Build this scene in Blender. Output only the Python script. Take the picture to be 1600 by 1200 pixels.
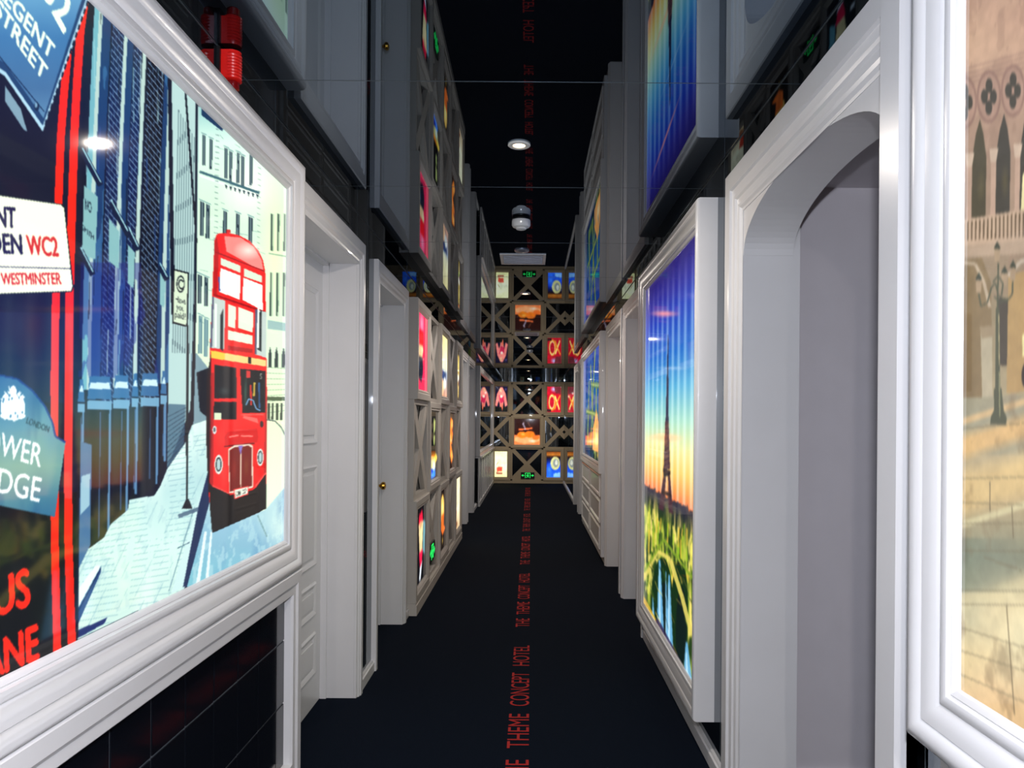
import bpy, bmesh, math, random
import numpy as np
from mathutils import Vector, Matrix

for o in list(bpy.data.objects):
    bpy.data.objects.remove(o)
SC = bpy.context.scene
COL = SC.collection

# ------------------------------------------------------------------ camera
EYE = 1.377          # eye height, metres
CEIL = 2.40
F = 1200.0           # focal length in pixels of the 1600x1200 frame
VPX, VPY = 829.0, 658.0
ROLL = 0.0075
cam_d = bpy.data.cameras.new('camera')
cam = bpy.data.objects.new('camera', cam_d)
COL.objects.link(cam)
cam_d.sensor_fit = 'HORIZONTAL'
cam_d.sensor_width = 36.0
cam_d.lens = 36.0 * F / 1600.0
cam_d.shift_x = -(VPX - 800.0) / 1600.0
cam_d.shift_y = (VPY - 600.0) / 1600.0
cam_d.clip_start = 0.02
cam.location = (0, 0, EYE)
cam.rotation_euler = (math.radians(90), -ROLL, 0)
SC.camera = cam

# ------------------------------------------------------------------ world, exposure
w = bpy.data.worlds.new('world'); SC.world = w; w.use_nodes = True
w.node_tree.nodes['Background'].inputs[0].default_value = (0.62, 0.66, 0.80, 1)
w.node_tree.nodes['Background'].inputs[1].default_value = 0.03
vs = SC.view_settings
vs.view_transform = 'Standard'; vs.look = 'None'; vs.gamma = 1.0; vs.exposure = 0.12
vs.use_curve_mapping = False

# corridor layout: X across, Y along, Z up
WL, WR, END, BACK = -0.865, 0.745, 17.03, -3.2
ENERGY = {-0.4: 42.0, 2.84: 24.0, 6.15: 22.0, 9.4: 24.0, 12.8: 26.0, 15.6: 26.0, -2.6: 80.0}   # ceiling downlights; the rearmost, unseen, is added for frontal light
LAMP_X = -0.05
for y, e in ENERGY.items():
    ld = bpy.data.lights.new('downlight_beam', 'AREA')
    ld.energy = e*0.55; ld.shape = 'DISK'; ld.size = 0.042
    ld.color = (1.0, 0.93, 0.88) if y < 0 else (1.0, 0.90, 0.80)
    lo = bpy.data.objects.new('downlight_beam', ld); COL.objects.link(lo)
    lo.location = (LAMP_X, y, CEIL - 0.008)

# the photographer's flash, just above the lens
fd = bpy.data.lights.new('camera_flash', 'POINT'); fd.energy = 118.0; fd.shadow_soft_size = 0.03; fd.color = (0.86, 0.89, 1.0)
fl = bpy.data.objects.new('camera_flash', fd); COL.objects.link(fl); fl.location = (0.0, -0.04, 1.60)

# ------------------------------------------------------------------ helpers
def s2l(c):
    c = np.asarray(c, dtype=float) / 255.0
    return np.where(c <= 0.04045, c / 12.92, ((c + 0.055) / 1.055) ** 2.4)
def rgb(r, g, b): return tuple(float(v) for v in s2l((r, g, b))) + (1.0,)

def mat(name, col, rough=0.5, metal=0.0, emit=None, es=1.0, ior=1.45, coat=0.0, noise=0.0, nscale=30, bump=0.0):
    m = bpy.data.materials.new(name); m.use_nodes = True
    nt = m.node_tree; b = nt.nodes['Principled BSDF']
    b.inputs['Base Color'].default_value = col
    b.inputs['Roughness'].default_value = rough
    b.inputs['Metallic'].default_value = metal
    b.inputs['IOR'].default_value = ior
    b.inputs['Coat Weight'].default_value = coat
    if emit:
        b.inputs['Emission Color'].default_value = emit
        b.inputs['Emission Strength'].default_value = es
    if noise or bump:
        tc = nt.nodes.new('ShaderNodeTexCoord'); n = nt.nodes.new('ShaderNodeTexNoise')
        n.inputs['Scale'].default_value = nscale; n.inputs['Detail'].default_value = 5
        nt.links.new(tc.outputs['Object'], n.inputs['Vector'])
        if noise:
            r = nt.nodes.new('ShaderNodeValToRGB')
            r.color_ramp.elements[0].color = tuple(v * (1 - noise) for v in col[:3]) + (1,)
            r.color_ramp.elements[1].color = tuple(min(1, v * (1 + noise)) for v in col[:3]) + (1,)
            r.color_ramp.elements[0].position = 0.3; r.color_ramp.elements[1].position = 0.7
            nt.links.new(n.outputs['Fac'], r.inputs['Fac']); nt.links.new(r.outputs['Color'], b.inputs['Base Color'])
        if bump:
            bp = nt.nodes.new('ShaderNodeBump'); bp.inputs['Strength'].default_value = bump
            bp.inputs['Distance'].default_value = 0.002
            nt.links.new(n.outputs['Fac'], bp.inputs['Height']); nt.links.new(bp.outputs['Normal'], b.inputs['Normal'])
    return m

WHITE = mat('white_satin_paint', rgb(218, 217, 217), 0.30, coat=0.15, noise=0.015, nscale=6)
WALLPAINT = mat('alcove_wall_paint', rgb(205, 200, 204), 0.6, noise=0.02, nscale=8)
MIRROR = mat('dark_mirror_glass', (0.002, 0.003, 0.004, 1), 0.012, ior=2.7)
CMIRROR = mat('dark_ceiling_glass', (0.002, 0.0022, 0.003, 1), 0.012, ior=2.8)
EDGE = mat('bevelled_glass_edge', rgb(90, 100, 105), 0.3, metal=0.5)
TILE = mat('black_glossy_tile', (0.004, 0.005, 0.008, 1), 0.10, ior=1.5)
GROUT = mat('dark_grout', rgb(96, 102, 108), 0.35)
CARPET = mat('navy_carpet', rgb(8, 17, 30), 0.95, noise=0.35, nscale=260, bump=0.8)
REDTEXT = mat('red_carpet_inlay', rgb(165, 22, 19), 0.9, noise=0.2, nscale=300)
LATTICE = mat('taupe_lattice_paint', rgb(190, 183, 174), 0.45, noise=0.02, nscale=6)
ENDPAINT = mat('beige_lattice_paint', rgb(196, 178, 148), 0.5, noise=0.02, nscale=6)
BLACKGLASS = mat('black_backing', (0.003, 0.003, 0.004, 1), 0.08)
BRASS = mat('brass', rgb(196, 150, 60), 0.25, metal=1.0)
CHROME = mat('grey_metal', rgb(150, 155, 165), 0.3, metal=0.6)
PLASTIC = mat('white_plastic', rgb(222, 222, 220), 0.4)
DARKPL = mat('black_plastic', rgb(14, 14, 16), 0.4)
REDPL = mat('red_plastic', rgb(225, 28, 22), 0.3)
LAMPGLOW = mat('lamp_glow', (1, 0.9, 0.75, 1), 0.4, emit=(1.0, 0.72, 0.42, 1), es=6.0)
GREENGLOW = mat('green_sign_glow', (0, 0.2, 0.03, 1), 0.4, emit=(0.02, 0.8, 0.12, 1), es=1.1)
GREENDARK = mat('sign_face', rgb(3, 30, 12), 0.3)

def V(side, h, d, z):
    """point at height h out of the side wall, d metres along, z up"""
    if side == 'L': return (WL + h, d, z)
    if side == 'R': return (WR - h, d, z)
    return (d, END - h, z)                # 'E': end wall, d runs across

class MB:
    def __init__(self): self.v = []; self.f = []; self.m = []
    def add(self, vs_, fs, mi=0):
        n = len(self.v); self.v += [tuple(p) for p in vs_]
        for f in fs: self.f.append([i + n for i in f]); self.m.append(mi)
    def box(self, x0, x1, y0, y1, z0, z1, mi=0):
        vs_ = [(x, y, z) for x in (x0, x1) for y in (y0, y1) for z in (z0, z1)]
        self.add(vs_, [(0,1,3,2),(4,6,7,5),(0,4,5,1),(2,3,7,6),(0,2,6,4),(1,5,7,3)], mi)
    def sbox(self, side, h0, h1, d0, d1, z0, z1, mi=0):
        a = V(side, h0, d0, z0); b = V(side, h1, d1, z1)
        self.box(min(a[0],b[0]), max(a[0],b[0]), min(a[1],b[1]), max(a[1],b[1]), min(a[2],b[2]), max(a[2],b[2]), mi)
    def prism(self, side, h0, h1, poly, mi=0):
        n = len(poly)
        vs_ = [V(side, h0, d, z) for d, z in poly] + [V(side, h1, d, z) for d, z in poly]
        self.add(vs_, [list(range(n))[::-1], list(range(n, 2*n))] + [(i, (i+1) % n, (i+1) % n + n, i + n) for i in range(n)], mi)
    def frame(self, side, d0, d1, z0, z1, prof, mi=0):
        """mitred moulding round a rectangle, prof = [(inset, height)] closed"""
        vs_ = []
        for o, h in prof:
            vs_ += [V(side, h, d0+o, z0+o), V(side, h, d1-o, z0+o), V(side, h, d1-o, z1-o), V(side, h, d0+o, z1-o)]
        n = len(prof); fs = []
        for i in range(n):
            j = (i + 1) % n
            for k in range(4):
                l = (k + 1) % 4
                fs.append((i*4+k, i*4+l, j*4+l, j*4+k))
        self.add(vs_, fs, mi)
    def casing(self, side, d0, d1, z1, prof, zs=1.0, mi=0):
        vs_ = []
        for o, h in prof:
            vs_ += [V(side, h, d0+o, 0), V(side, h, d0+o, z1-o*zs), V(side, h, d1-o, z1-o*zs), V(side, h, d1-o, 0)]
        n = len(prof); fs = []
        for i in range(n):
            j = (i + 1) % n
            for k in range(3): fs.append((i*4+k, i*4+k+1, j*4+k+1, j*4+k))
        fs.append([i*4 for i in range(n)]); fs.append([i*4+3 for i in range(n)][::-1])
        self.add(vs_, fs, mi)
    def lathe(self, c, axis, prof, n=32, mi=0):
        """prof = [(radius, distance along axis)]"""
        ax = Vector(axis).normalized()
        u = ax.orthogonal().normalized(); v = ax.cross(u); c = Vector(c)
        vs_ = []
        for r, t in prof:
            for k in range(n):
                a = 2*math.pi*k/n
                vs_.append(tuple(c + ax*t + (u*math.cos(a) + v*math.sin(a))*max(r, 1e-5)))
        fs = []
        for i in range(len(prof)-1):
            for k in range(n):
                l = (k+1) % n
                fs.append((i*n+k, i*n+l, (i+1)*n+l, (i+1)*n+k))
        fs.append(list(range(n))[::-1]); fs.append([(len(prof)-1)*n+k for k in range(n)])
        self.add(vs_, fs, mi)
    def build(self, name, mats, parent=None, smooth=False):
        me = bpy.data.meshes.new(name)
        me.from_pydata(self.v, [], self.f)
        for m_ in (mats if isinstance(mats, (list, tuple)) else [mats]): me.materials.append(m_)
        me.polygons.foreach_set('material_index', self.m)
        bm = bmesh.new(); bm.from_mesh(me)
        bmesh.ops.recalc_face_normals(bm, faces=bm.faces)
        bm.to_mesh(me); bm.free()
        if smooth:
            me.polygons.foreach_set('use_smooth', [True]*len(me.polygons))
            try: me.set_sharp_from_angle(angle=math.radians(38))
            except Exception: pass
        me.update()
        o = bpy.data.objects.new(name, me); COL.objects.link(o)
        if parent is not None:
            o.parent = parent
            o.location = -Vector(parent['base']) if 'base' in parent else (0, 0, 0)
        return o

def thing(name, label, cat, base, group=None):
    o = bpy.data.objects.new(name, None); COL.objects.link(o)
    o.location = base; o['base'] = list(base); o['label'] = label; o['category'] = cat
    o.empty_display_size = 0.1
    if group: o['group'] = group
    return o
def tag(o, label, cat, group=None):
    o['label'] = label; o['category'] = cat
    if group: o['group'] = group
    return o
def struct(o): o['kind'] = 'structure'; return o
def structroot(name, base):
    o = bpy.data.objects.new(name, None); COL.objects.link(o); o.location = base; o['base'] = list(base)
    o['kind'] = 'structure'; return o

# ------------------------------------------------------------------ printed pictures (colour stored on the film's own mesh)
for m_, t_ in ((MIRROR, (0.80, 0.90, 1.0, 1)), (CMIRROR, (0.56, 0.76, 1.0, 1))):
    m_.node_tree.nodes['Principled BSDF'].inputs['Specular Tint'].default_value = t_
CARPET.node_tree.nodes['Principled BSDF'].inputs['Specular IOR Level'].default_value = 0.08
def picmat(name, es=1.0, rough=0.04):
    m = bpy.data.materials.new(name); m.use_nodes = True
    nt = m.node_tree; b = nt.nodes['Principled BSDF']
    a = nt.nodes.new('ShaderNodeAttribute'); a.attribute_name = 'print'
    b.inputs['Base Color'].default_value = (0.01, 0.01, 0.012, 1)
    b.inputs['Roughness'].default_value = rough
    b.inputs['IOR'].default_value = 1.55
    nt.links.new(a.outputs['Color'], b.inputs['Emission Color'])
    b.inputs['Emission Strength'].default_value = es
    m.cycles.emission_sampling = 'NONE' if False else 'AUTO'
    return m
PRINT = picmat('backlit_print', 1.16)
PRINT2 = picmat('backlit_print_small', 1.25)

PRINT3 = picmat('backlit_print_pale', 1.0)
_texts = {}
def text_tris(body):
    if body in _texts: return _texts[body]
    cu = bpy.data.curves.new('t', 'FONT'); cu.body = body; cu.resolution_u = 4
    ob = bpy.data.objects.new('t', cu); COL.objects.link(ob)
    dg = bpy.context.evaluated_depsgraph_get(); dg.update()
    me = bpy.data.meshes.new_from_object(ob.evaluated_get(dg))
    me.calc_loop_triangles()
    vv = np.array([v.co[:2] for v in me.vertices]); tt = np.array([t.vertices[:] for t in me.loop_triangles])
    bpy.data.objects.remove(ob); bpy.data.curves.remove(cu); bpy.data.meshes.remove(me)
    _texts[body] = (vv, tt)
    return _texts[body]

class Art:
    """a flat print on side wall plane at height h; painted in photograph-measured or 0..1 coordinates"""
    def __init__(s, side, h, d0, d1, z0, z1, nc, nr, measured=False):
        s.side, s.h = side, h; s.soft = 1
        t = np.linspace(0, 1, nc)
        if measured:       # finer grid over the stretch in view
            k0 = int(nc*(0.16 if measured is not True else 0.0)); dm = measured if measured is not True else d0
            f = lambda a, b, n, e: 1.0 / (1.0/a + np.linspace(0, 1, n, endpoint=e)*(1.0/b - 1.0/a))
            s.D = np.concatenate([f(d0, dm, k0, False), f(dm, d1, nc-k0, True)]) if k0 else f(d0, d1, nc, True)
        else: s.D = d0 + t*(d1-d0)
        s.Z = np.linspace(z0, z1, nr)
        DD, ZZ = np.meshgrid(s.D, s.Z)
        s.U = (DD-d0)/(d1-d0); s.Vv = (ZZ-z0)/(z1-z0); s.DD, s.ZZ = DD, ZZ
        if measured:
            X = V(side, h, 1, 1)[0]
            tx = F*X/DD; tu = F*(ZZ-EYE)/DD
            s.A = VPX + tx - ROLL*tu; s.B = VPY - (tu + ROLL*tx)
        else: s.A, s.B = s.U, 1 - s.Vv
        s.a0, s.a1 = s.A.min(0), s.A.max(0); s.b0, s.b1 = s.B.min(1), s.B.max(1)
        s.C = np.zeros(DD.shape + (3,)); s.rng = np.random.default_rng(abs(hash((round(d0*100), round(z0*100)))) % 9999)
    def mix(s, mask, col, al=1.0):
        al_ = np.asarray(al, dtype=float)
        if mask.dtype != bool: wgt = mask*al_
        else: wgt = mask.astype(float)*al_
        c = np.asarray(col, dtype=float)
        s.C = s.C*(1-wgt[..., None]) + c*wgt[..., None]
    def vgrad(s, stops, var=None, mask=None):
        var = s.B if var is None else var
        xs = [q[0] for q in stops]
        g = np.stack([np.interp(var, xs, [q[1][k] for q in stops]) for k in range(3)], -1)
        if mask is None: s.C = g
        else: s.C = np.where(mask[..., None], g, s.C)
    def pmask(s, pts, A=None, B=None):
        A = s.A if A is None else A; B = s.B if B is None else B
        p = np.asarray(pts, float); ins = np.zeros(A.shape, bool)
        bb = (A >= p[:,0].min()) & (A <= p[:,0].max()) & (B >= p[:,1].min()) & (B <= p[:,1].max())
        if not bb.any(): return ins
        a = A[bb]; b = B[bb]; r = np.zeros(a.shape, bool)
        x0, y0 = p[-1]
        for x1, y1 in p:
            if y0 != y1:
                c = ((y0 > b) != (y1 > b)) & (a < (x1-x0)*(b-y0)/(y1-y0) + x0)
                r ^= c
            x0, y0 = x1, y1
        ins[bb] = r
        return ins
    def box(s, x0, x1, y0, y1):
        j = np.nonzero((s.a1 >= x0) & (s.a0 <= x1))[0]; i = np.nonzero((s.b1 >= y0) & (s.b0 <= y1))[0]
        if not len(i) or not len(j): return None
        return (slice(i[0], i[-1]+1), slice(j[0], j[-1]+1))
    def submix(s, sl, wgt, col, al):
        wgt = (wgt*al)[..., None]; c = s.C[sl]; s.C[sl] = c*(1-wgt) + np.asarray(col, float)*wgt
    def poly(s, pts, col, al=1.0):
        xs = [p[0] for p in pts]; ys = [p[1] for p in pts]
        sl = s.box(min(xs), max(xs), min(ys), max(ys))
        if sl is not None: s.submix(sl, s.pmask(pts, s.A[sl], s.B[sl]).astype(float), col, al)
    def line(s, x0, y0, x1, y1, wd, col, al=1.0, w2=None):
        w2 = wd if w2 is None else w2
        L = math.hypot(x1-x0, y1-y0) or 1; nx, ny = -(y1-y0)/L, (x1-x0)/L
        s.poly([(x0+nx*wd/2, y0+ny*wd/2), (x1+nx*w2/2, y1+ny*w2/2), (x1-nx*w2/2, y1-ny*w2/2), (x0-nx*wd/2, y0-ny*wd/2)], col, al)
    def path(s, pts, wd, col, al=1.0):
        for (a, b), (c, d) in zip(pts, pts[1:]): s.line(a, b, c, d, wd, col, al)
    def ell(s, cx, cy, rx, ry, col, soft=0.0, al=1.0):
        sl = s.box(cx-rx, cx+rx, cy-ry, cy+ry)
        if sl is None: return
        q = np.sqrt(((s.A[sl]-cx)/rx)**2 + ((s.B[sl]-cy)/ry)**2)
        s.submix(sl, np.clip((1-q)/soft, 0, 1) if soft else (q < 1).astype(float), col, al)
    def ring(s, cx, cy, rx, ry, t, col, al=1.0):
        sl = s.box(cx-rx, cx+rx, cy-ry, cy+ry)
        if sl is None: return
        q = np.sqrt(((s.A[sl]-cx)/rx)**2 + ((s.B[sl]-cy)/ry)**2); s.submix(sl, ((q < 1) & (q > 1-t)).astype(float), col, al)
    def fbm(s, su, sv, seed=0, octs=4):
        r = np.random.default_rng(seed); out = 0; amp = 1.0; tot = 0
        for k in range(octs):
            g = r.random((64, 64)); u = s.DD*su*(2**k) % 63; v = s.ZZ*sv*(2**k) % 63
            i = np.floor(v).astype(int); j = np.floor(u).astype(int); fu = u-j; fv = v-i
            fu = fu*fu*(3-2*fu); fv = fv*fv*(3-2*fv)
            out = out + amp*((g[i, j]*(1-fu)+g[i, j+1]*fu)*(1-fv) + (g[i+1, j]*(1-fu)+g[i+1, j+1]*fu)*fv)
            tot += amp; amp *= 0.55
        return out/tot
    def text(s, body, p0, p1, up, col, prefix='', al=1.0, bold=0.0):
        """body's baseline runs from p0 to p1, capitals are |up| tall; done in the print's own plane"""
        vv, tt = text_tris(prefix + body)
        if prefix:
            wv, _ = text_tris(body); wid = wv[:,0].max()-wv[:,0].min(); x0 = vv[:,0].max()-wid
        else: x0 = vv[:,0].min(); wid = vv[:,0].max()-x0
        cap = 0.70
        cap = text_tris('H')[0][:,1].max()
        p0 = np.array(p0, float); ax = (np.array(p1, float)-p0)/wid; ay = np.array(up, float)/cap
        M = np.array([[ax[0], ay[0]], [ax[1], ay[1]]])
        P = p0 + (vv - [x0, 0]) @ M.T
        if P[:,0].min() < -30: P[:,0] = np.where(P[:,0] < 0, P[:,0]*1.12, P[:,0])
        for t in tt:
            s.poly(P[t], col, al)
            if bold:
                for ddx, ddy in ((bold, 0), (-bold, 0), (0, bold), (0, -bold)): s.poly(P[t] + [ddx, ddy], col, al)
    def build(s, name, parent, m):
        nr, nc = s.DD.shape
        X = np.array(V(s.side, s.h, 0, 0))
        if s.side in 'LR': P = np.stack([np.full(s.DD.shape, X[0]), s.DD, s.ZZ], -1)
        else: P = np.stack([s.DD, np.full(s.DD.shape, END - s.h), s.ZZ], -1)
        base = np.array(parent['base']) if parent is not None and 'base' in parent else np.zeros(3)
        P = (P - base).reshape(-1, 3)
        i = np.arange(nr*nc).reshape(nr, nc)
        q = np.stack([i[:-1,:-1], i[:-1,1:], i[1:,1:], i[1:,:-1]], -1).reshape(-1, 4)
        if s.side == 'L': q = q[:, ::1]
        if s.side == 'R': q = q[:, ::-1]
        me = bpy.data.meshes.new(name)
        me.vertices.add(len(P)); me.vertices.foreach_set('co', P.astype(np.float32).ravel())
        me.loops.add(q.size); me.loops.foreach_set('vertex_index', q.astype(np.int32).ravel())
        me.polygons.add(len(q)); me.polygons.foreach_set('loop_start', np.arange(0, q.size, 4, dtype=np.int32))
        me.polygons.foreach_set('loop_total', np.full(len(q), 4, dtype=np.int32))
        me.update(calc_edges=True)
        for _ in range(s.soft):
            C = s.C; C = np.concatenate([C[:1], C, C[-1:]]); C = (C[:-2] + 2*C[1:-1] + C[2:])/4
            C = np.concatenate([C[:, :1], C, C[:, -1:]], 1); s.C = (C[:, :-2] + 2*C[:, 1:-1] + C[:, 2:])/4
        at = me.color_attributes.new('print', 'FLOAT_COLOR', 'POINT')
        lin = s2l(np.clip(s.C, 0, 255)); rgba = np.concatenate([lin, np.ones(lin.shape[:2] + (1,))], -1)
        at.data.foreach_set('color', rgba.astype(np.float32).ravel())
        me.materials.append(m)
        o = bpy.data.objects.new(name, me); COL.objects.link(o)
        if parent is not None: o.parent = parent
        return o

# ------------------------------------------------------------------ room shell
# openings in the side walls: (first, last, height)
L_DOORS = [(2.78, 3.877), (4.21, 5.25), (9.08, 10.30), (10.42, 11.55)]
R_DOORS = [(4.90, 6.05), (6.15, 7.38), (10.35, 11.50), (11.65, 12.80)]
ARCH = (1.47, 2.87)
CW, CH = 0.078, 0.112        # casing width at the sides and the head
LTOP, RTOP = 2.26, 2.29

def wall(name, side, holes, seams):
    m = MB()
    d = BACK
    for a, b, zt in sorted(holes) + [(END, END, 0)]:
        if a > d: m.sbox(side, -0.012, 0, d, a, 0, CEIL)
        if b > a: m.sbox(side, -0.012, 0, a, b, zt, CEIL)
        d = b
    for s_ in seams:
        inside = any(a < s_ < b for a, b, _ in holes)
        z0 = next((zt for a, b, zt in holes if a < s_ < b), 0.0)
        m.sbox(side, -0.005, 0.0006, s_-0.0015, s_+0.0015, z0, CEIL-0.002, 1)
    m.sbox(side, -0.002, 0.002, BACK, END, CEIL-0.0035, CEIL-0.001, 1)
    return struct(m.build(name, [MIRROR, EDGE]))
wall('wall_left', 'L', [(a+CW-0.02, b-CW+0.02, 2.165) for a, b in L_DOORS], [2.58, 3.80, 4.05, 5.33, 9.04, 12.0, 14.2])
wall('wall_right', 'R', [(a+CW-0.02, b-CW+0.02, 2.195) for a, b in R_DOORS] + [(ARCH[0]+0.145, ARCH[1]-0.145, 2.14)],
     [1.44, 2.98, 4.82, 6.10, 7.41, 10.27, 13.0, 15.0])
m = MB(); m.box(WL-0.012, WR+0.012, END, END+0.012, 0, CEIL); struct(m.build('wall_end', [MIRROR]))
m = MB(); m.box(WL-0.012, WR+0.012, BACK-0.012, BACK, 0, CEIL); struct(m.build('wall_back', [MIRROR]))
m = MB(); m.box(WL-0.3, 2.6, BACK, END+0.1, -0.05, 0.0); floor = struct(m.build('floor', [CARPET]))

m = MB(); m.box(WL-0.012, WR+0.012, BACK, END+0.012, CEIL, CEIL+0.012)
y = 2.317 - 1.045*5
while y < END:
    m.box(WL, WR, y-0.0012, y+0.0012, CEIL-0.0006, CEIL+0.004, 1); y += 1.045
struct(m.build('ceiling', [CMIRROR, EDGE]))

# red words woven into the carpet, read walking down the corridor
def lettering(body, y0, y1):
    vv, tt = text_tris(body)
    x0 = vv[:,0].min(); wd = vv[:,0].max()-x0; cap = text_tris('H')[0][:,1].max()
    xr, xl = 0.003, -0.090
    P = [(xr - (xr-xl)*v[1]/cap, y0 + (v[0]-x0)/wd*(y1-y0), 0.0012) for v in vv]
    return P, [tuple(t) for t in tt]
m = MB()
for k in range(-1, 6):
    o = 2.235*k
    for wd, a, b in (('THE', 2.90, 3.12), ('THEME', 3.23, 3.61), ('CONCEPT', 3.71, 4.20), ('HOTEL', 4.32, 4.71)):
        if b + o < END:
            P, T = lettering(wd, a+o, b+o); m.add(P, T)
lt = m.build('lettering', [REDTEXT], floor); lt['label'] = 'red woven words THE THEME CONCEPT HOTEL'

# baseboards along the bare mirror stretches
def baseboard(name, side, spans):
    m = MB()
    for a, b in spans:
        m.prism(side, 0, 0.02, [(a, 0), (b, 0), (b, 0.05), (a, 0.05)])
        m.prism(side, 0, 0.012, [(a, 0.05), (b, 0.05), (b, 0.062), (a, 0.062)])
    return struct(m.build(name, [WHITE]))
baseboard('baseboard_left', 'L', [(BACK, 0.3), (2.71, 2.78), (3.877, 4.21), (5.25, 5.40), (9.0, 9.08), (10.30, 10.42), (11.55, 12.3)])
baseboard('baseboard_right', 'R', [(BACK, 1.47), (2.87, 4.90), (6.05, 6.15), (7.38, 10.35), (11.50, 11.65), (12.80, 17.0)])

# ------------------------------------------------------------------ doorways
CPROF = [(0, 0), (0, 0.024), (0.004, 0.028), (0.040, 0.028), (0.045, 0.022), (0.056, 0.022), (0.064, 0.014), (0.070, 0.012), (0.078, 0.012), (0.078, 0)]
def doorway(n, side, d0, d1, ztop, hand=1):
    root = structroot('door_%d' % n, V(side, 0, (d0+d1)/2, 0))
    m = MB(); m.casing(side, d0, d1, ztop, CPROF, zs=CH/CW)
    m.build('door_frame', [WHITE], root)
    a, b, zt = d0+CW, d1-CW, ztop-CH
    dep = 0.165
    m = MB()
    m.sbox(side, -dep-0.05, -0.0004, a-0.012, a, 0, zt); m.sbox(side, -dep-0.05, -0.0004, b, b+0.012, 0, zt)
    m.sbox(side, -dep-0.05, -0.0004, a-0.012, b+0.012, zt, zt+0.012)
    # rebate the leaf shuts against
    m.sbox(side, -dep, -dep+0.03, a, a+0.012, 0, zt); m.sbox(side, -dep, -dep+0.03, b-0.012, b, 0, zt)
    m.sbox(side, -dep, -dep+0.03, a, b, zt-0.012, zt)
    m.build('lining', [WHITE], root)
    m = MB()
    m.sbox(side, -dep-0.045, -dep, a, b, 0.004, zt)
    pp = [(0, 0), (0, 0.004), (0.008, 0.010), (0.018, 0.006), (0.026, 0.0015), (0.026, 0)]
    P2 = [(o, h-dep) for o, h in pp]
    for z0, z1 in ((0.16, 0.36), (0.44, 0.60), (0.68, 1.16), (1.26, 2.0)):
        m.frame(side, a+0.11, b-0.11, z0, z1, P2)
        m.sbox(side, -dep, -dep+0.006, a+0.15, b-0.15, z0+0.045, z1-0.045)
    leaf = m.build('door_leaf', [WHITE], root)
    kb = MB(); kd = b-0.07 if hand > 0 else a+0.07
    sx = 1 if side == 'L' else -1
    c = V(side, -dep, kd, 0.94)
    kb.lathe(c, (sx, 0, 0), [(0.026, 0), (0.026, 0.006), (0.010, 0.010), (0.009, 0.035), (0.020, 0.040), (0.027, 0.052), (0.024, 0.066), (0.010, 0.072)], 20)
    k = kb.build('knob', [BRASS], None, smooth=True); k.parent = leaf; k.location = (0, 0, 0)
    k['label'] = 'round brass knob'
    return root
for i, (a, b) in enumerate(L_DOORS): doorway(i+1, 'L', a, b, LTOP, -1 if i == 0 else 1)
for i, (a, b) in enumerate(R_DOORS): doorway(i+5, 'R', a, b, RTOP)

# archway on the right, with the alcove behind it
arch = thing('archway', 'white arched doorway opening into a pale alcove, right of the tower picture', 'archway', V('R', 0, 2.2, 0))
a0, a1 = ARCH
APROF = [(0, 0), (0, 0.021), (0.004, 0.025), (0.066, 0.025), (0.070, 0.016), (0.092, 0.013), (0.098, 0.018), (0.108, 0.016), (0.114, 0.009), (0.132, 0.008), (0.138, 0.013), (0.148, 0.010), (0.156, 0.003), (0.165, 0.002), (0.165, 0)]
m = MB(); m.casing('R', a0, a1, RTOP, APROF); m.build('casing', [WHITE], arch)
i0, i1 = a0+0.165, a1-0.165
m = MB(); m.sbox('R', 0, 0.045, a0, a0+0.08, 0, RTOP); m.build('pilaster', [WHITE], arch)
for p, q in ((i0-0.015, i0), (i1, i1+0.015)):
    m = MB(); m.sbox('R', -0.20, -0.0004, p, q, 0, 2.215); m.build('jamb', [WHITE], arch)
zs = 1.966; s0, s1 = i0-0.03, i1-0.003
pts = []
cd = (s0+s1)/2; hw = (s1-s0)/2; rise = 0.172
for k in range(33):
    t = math.pi*k/32
    pts.append((cd + hw*math.copysign(abs(math.cos(t))**1.0, math.cos(t)), zs + rise*math.sin(t)**0.9))
poly = [(i1, zs)] + pts + [(i0, zs), (i0, 2.215), (i1, 2.215)]
m = MB()
def strip_arch(h0, h1):
    n = len(pts)
    for hh in (h0, h1):
        for k in range(n-1):
            (da, za), (db, zb) = pts[k], pts[k+1]
            m.add([V('R', hh, da, za), V('R', hh, db, zb), V('R', hh, db, 2.215), V('R', hh, da, 2.215)], [(0, 1, 2, 3)])
    for k in range(n-1):
        (da, za), (db, zb) = pts[k], pts[k+1]
        m.add([V('R', h0, da, za), V('R', h0, db, zb), V('R', h1, db, zb), V('R', h1, da, za)], [(0, 1, 2, 3)])
    m.sbox('R', h0, h1, s1, i1, zs, 2.215)
strip_arch(-0.175, -0.0004)
m.build('arch_head', [WHITE], arch)
m = MB()
m.box(0.93, 2.5, 2.862, 2.9, 0, 2.40); m.box(2.5, 2.54, 0.5, 2.9, 0, 2.40); m.box(0.93, 2.54, 0.46, 0.5, 0, 2.40)
m.box(WR+0.19, WR+0.2, 0.5, i0-0.015, 0, 2.4); m.box(WR+0.19, WR+0.2, i1+0.015, 2.862, 0, 2.4)
m.box(WR+0.19, WR+0.2, i0-0.015, i1+0.015, 2.215, 2.4)
m.box(0.93, 2.54, 0.46, 2.9, 2.255, 2.30)
struct(m.build('wall_alcove', [WALLPAINT]))
m = MB(); m.box(0.945, 2.5, 2.850, 2.862, 0, 0.09); struct(m.build('baseboard_alcove', [WHITE]))

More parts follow.
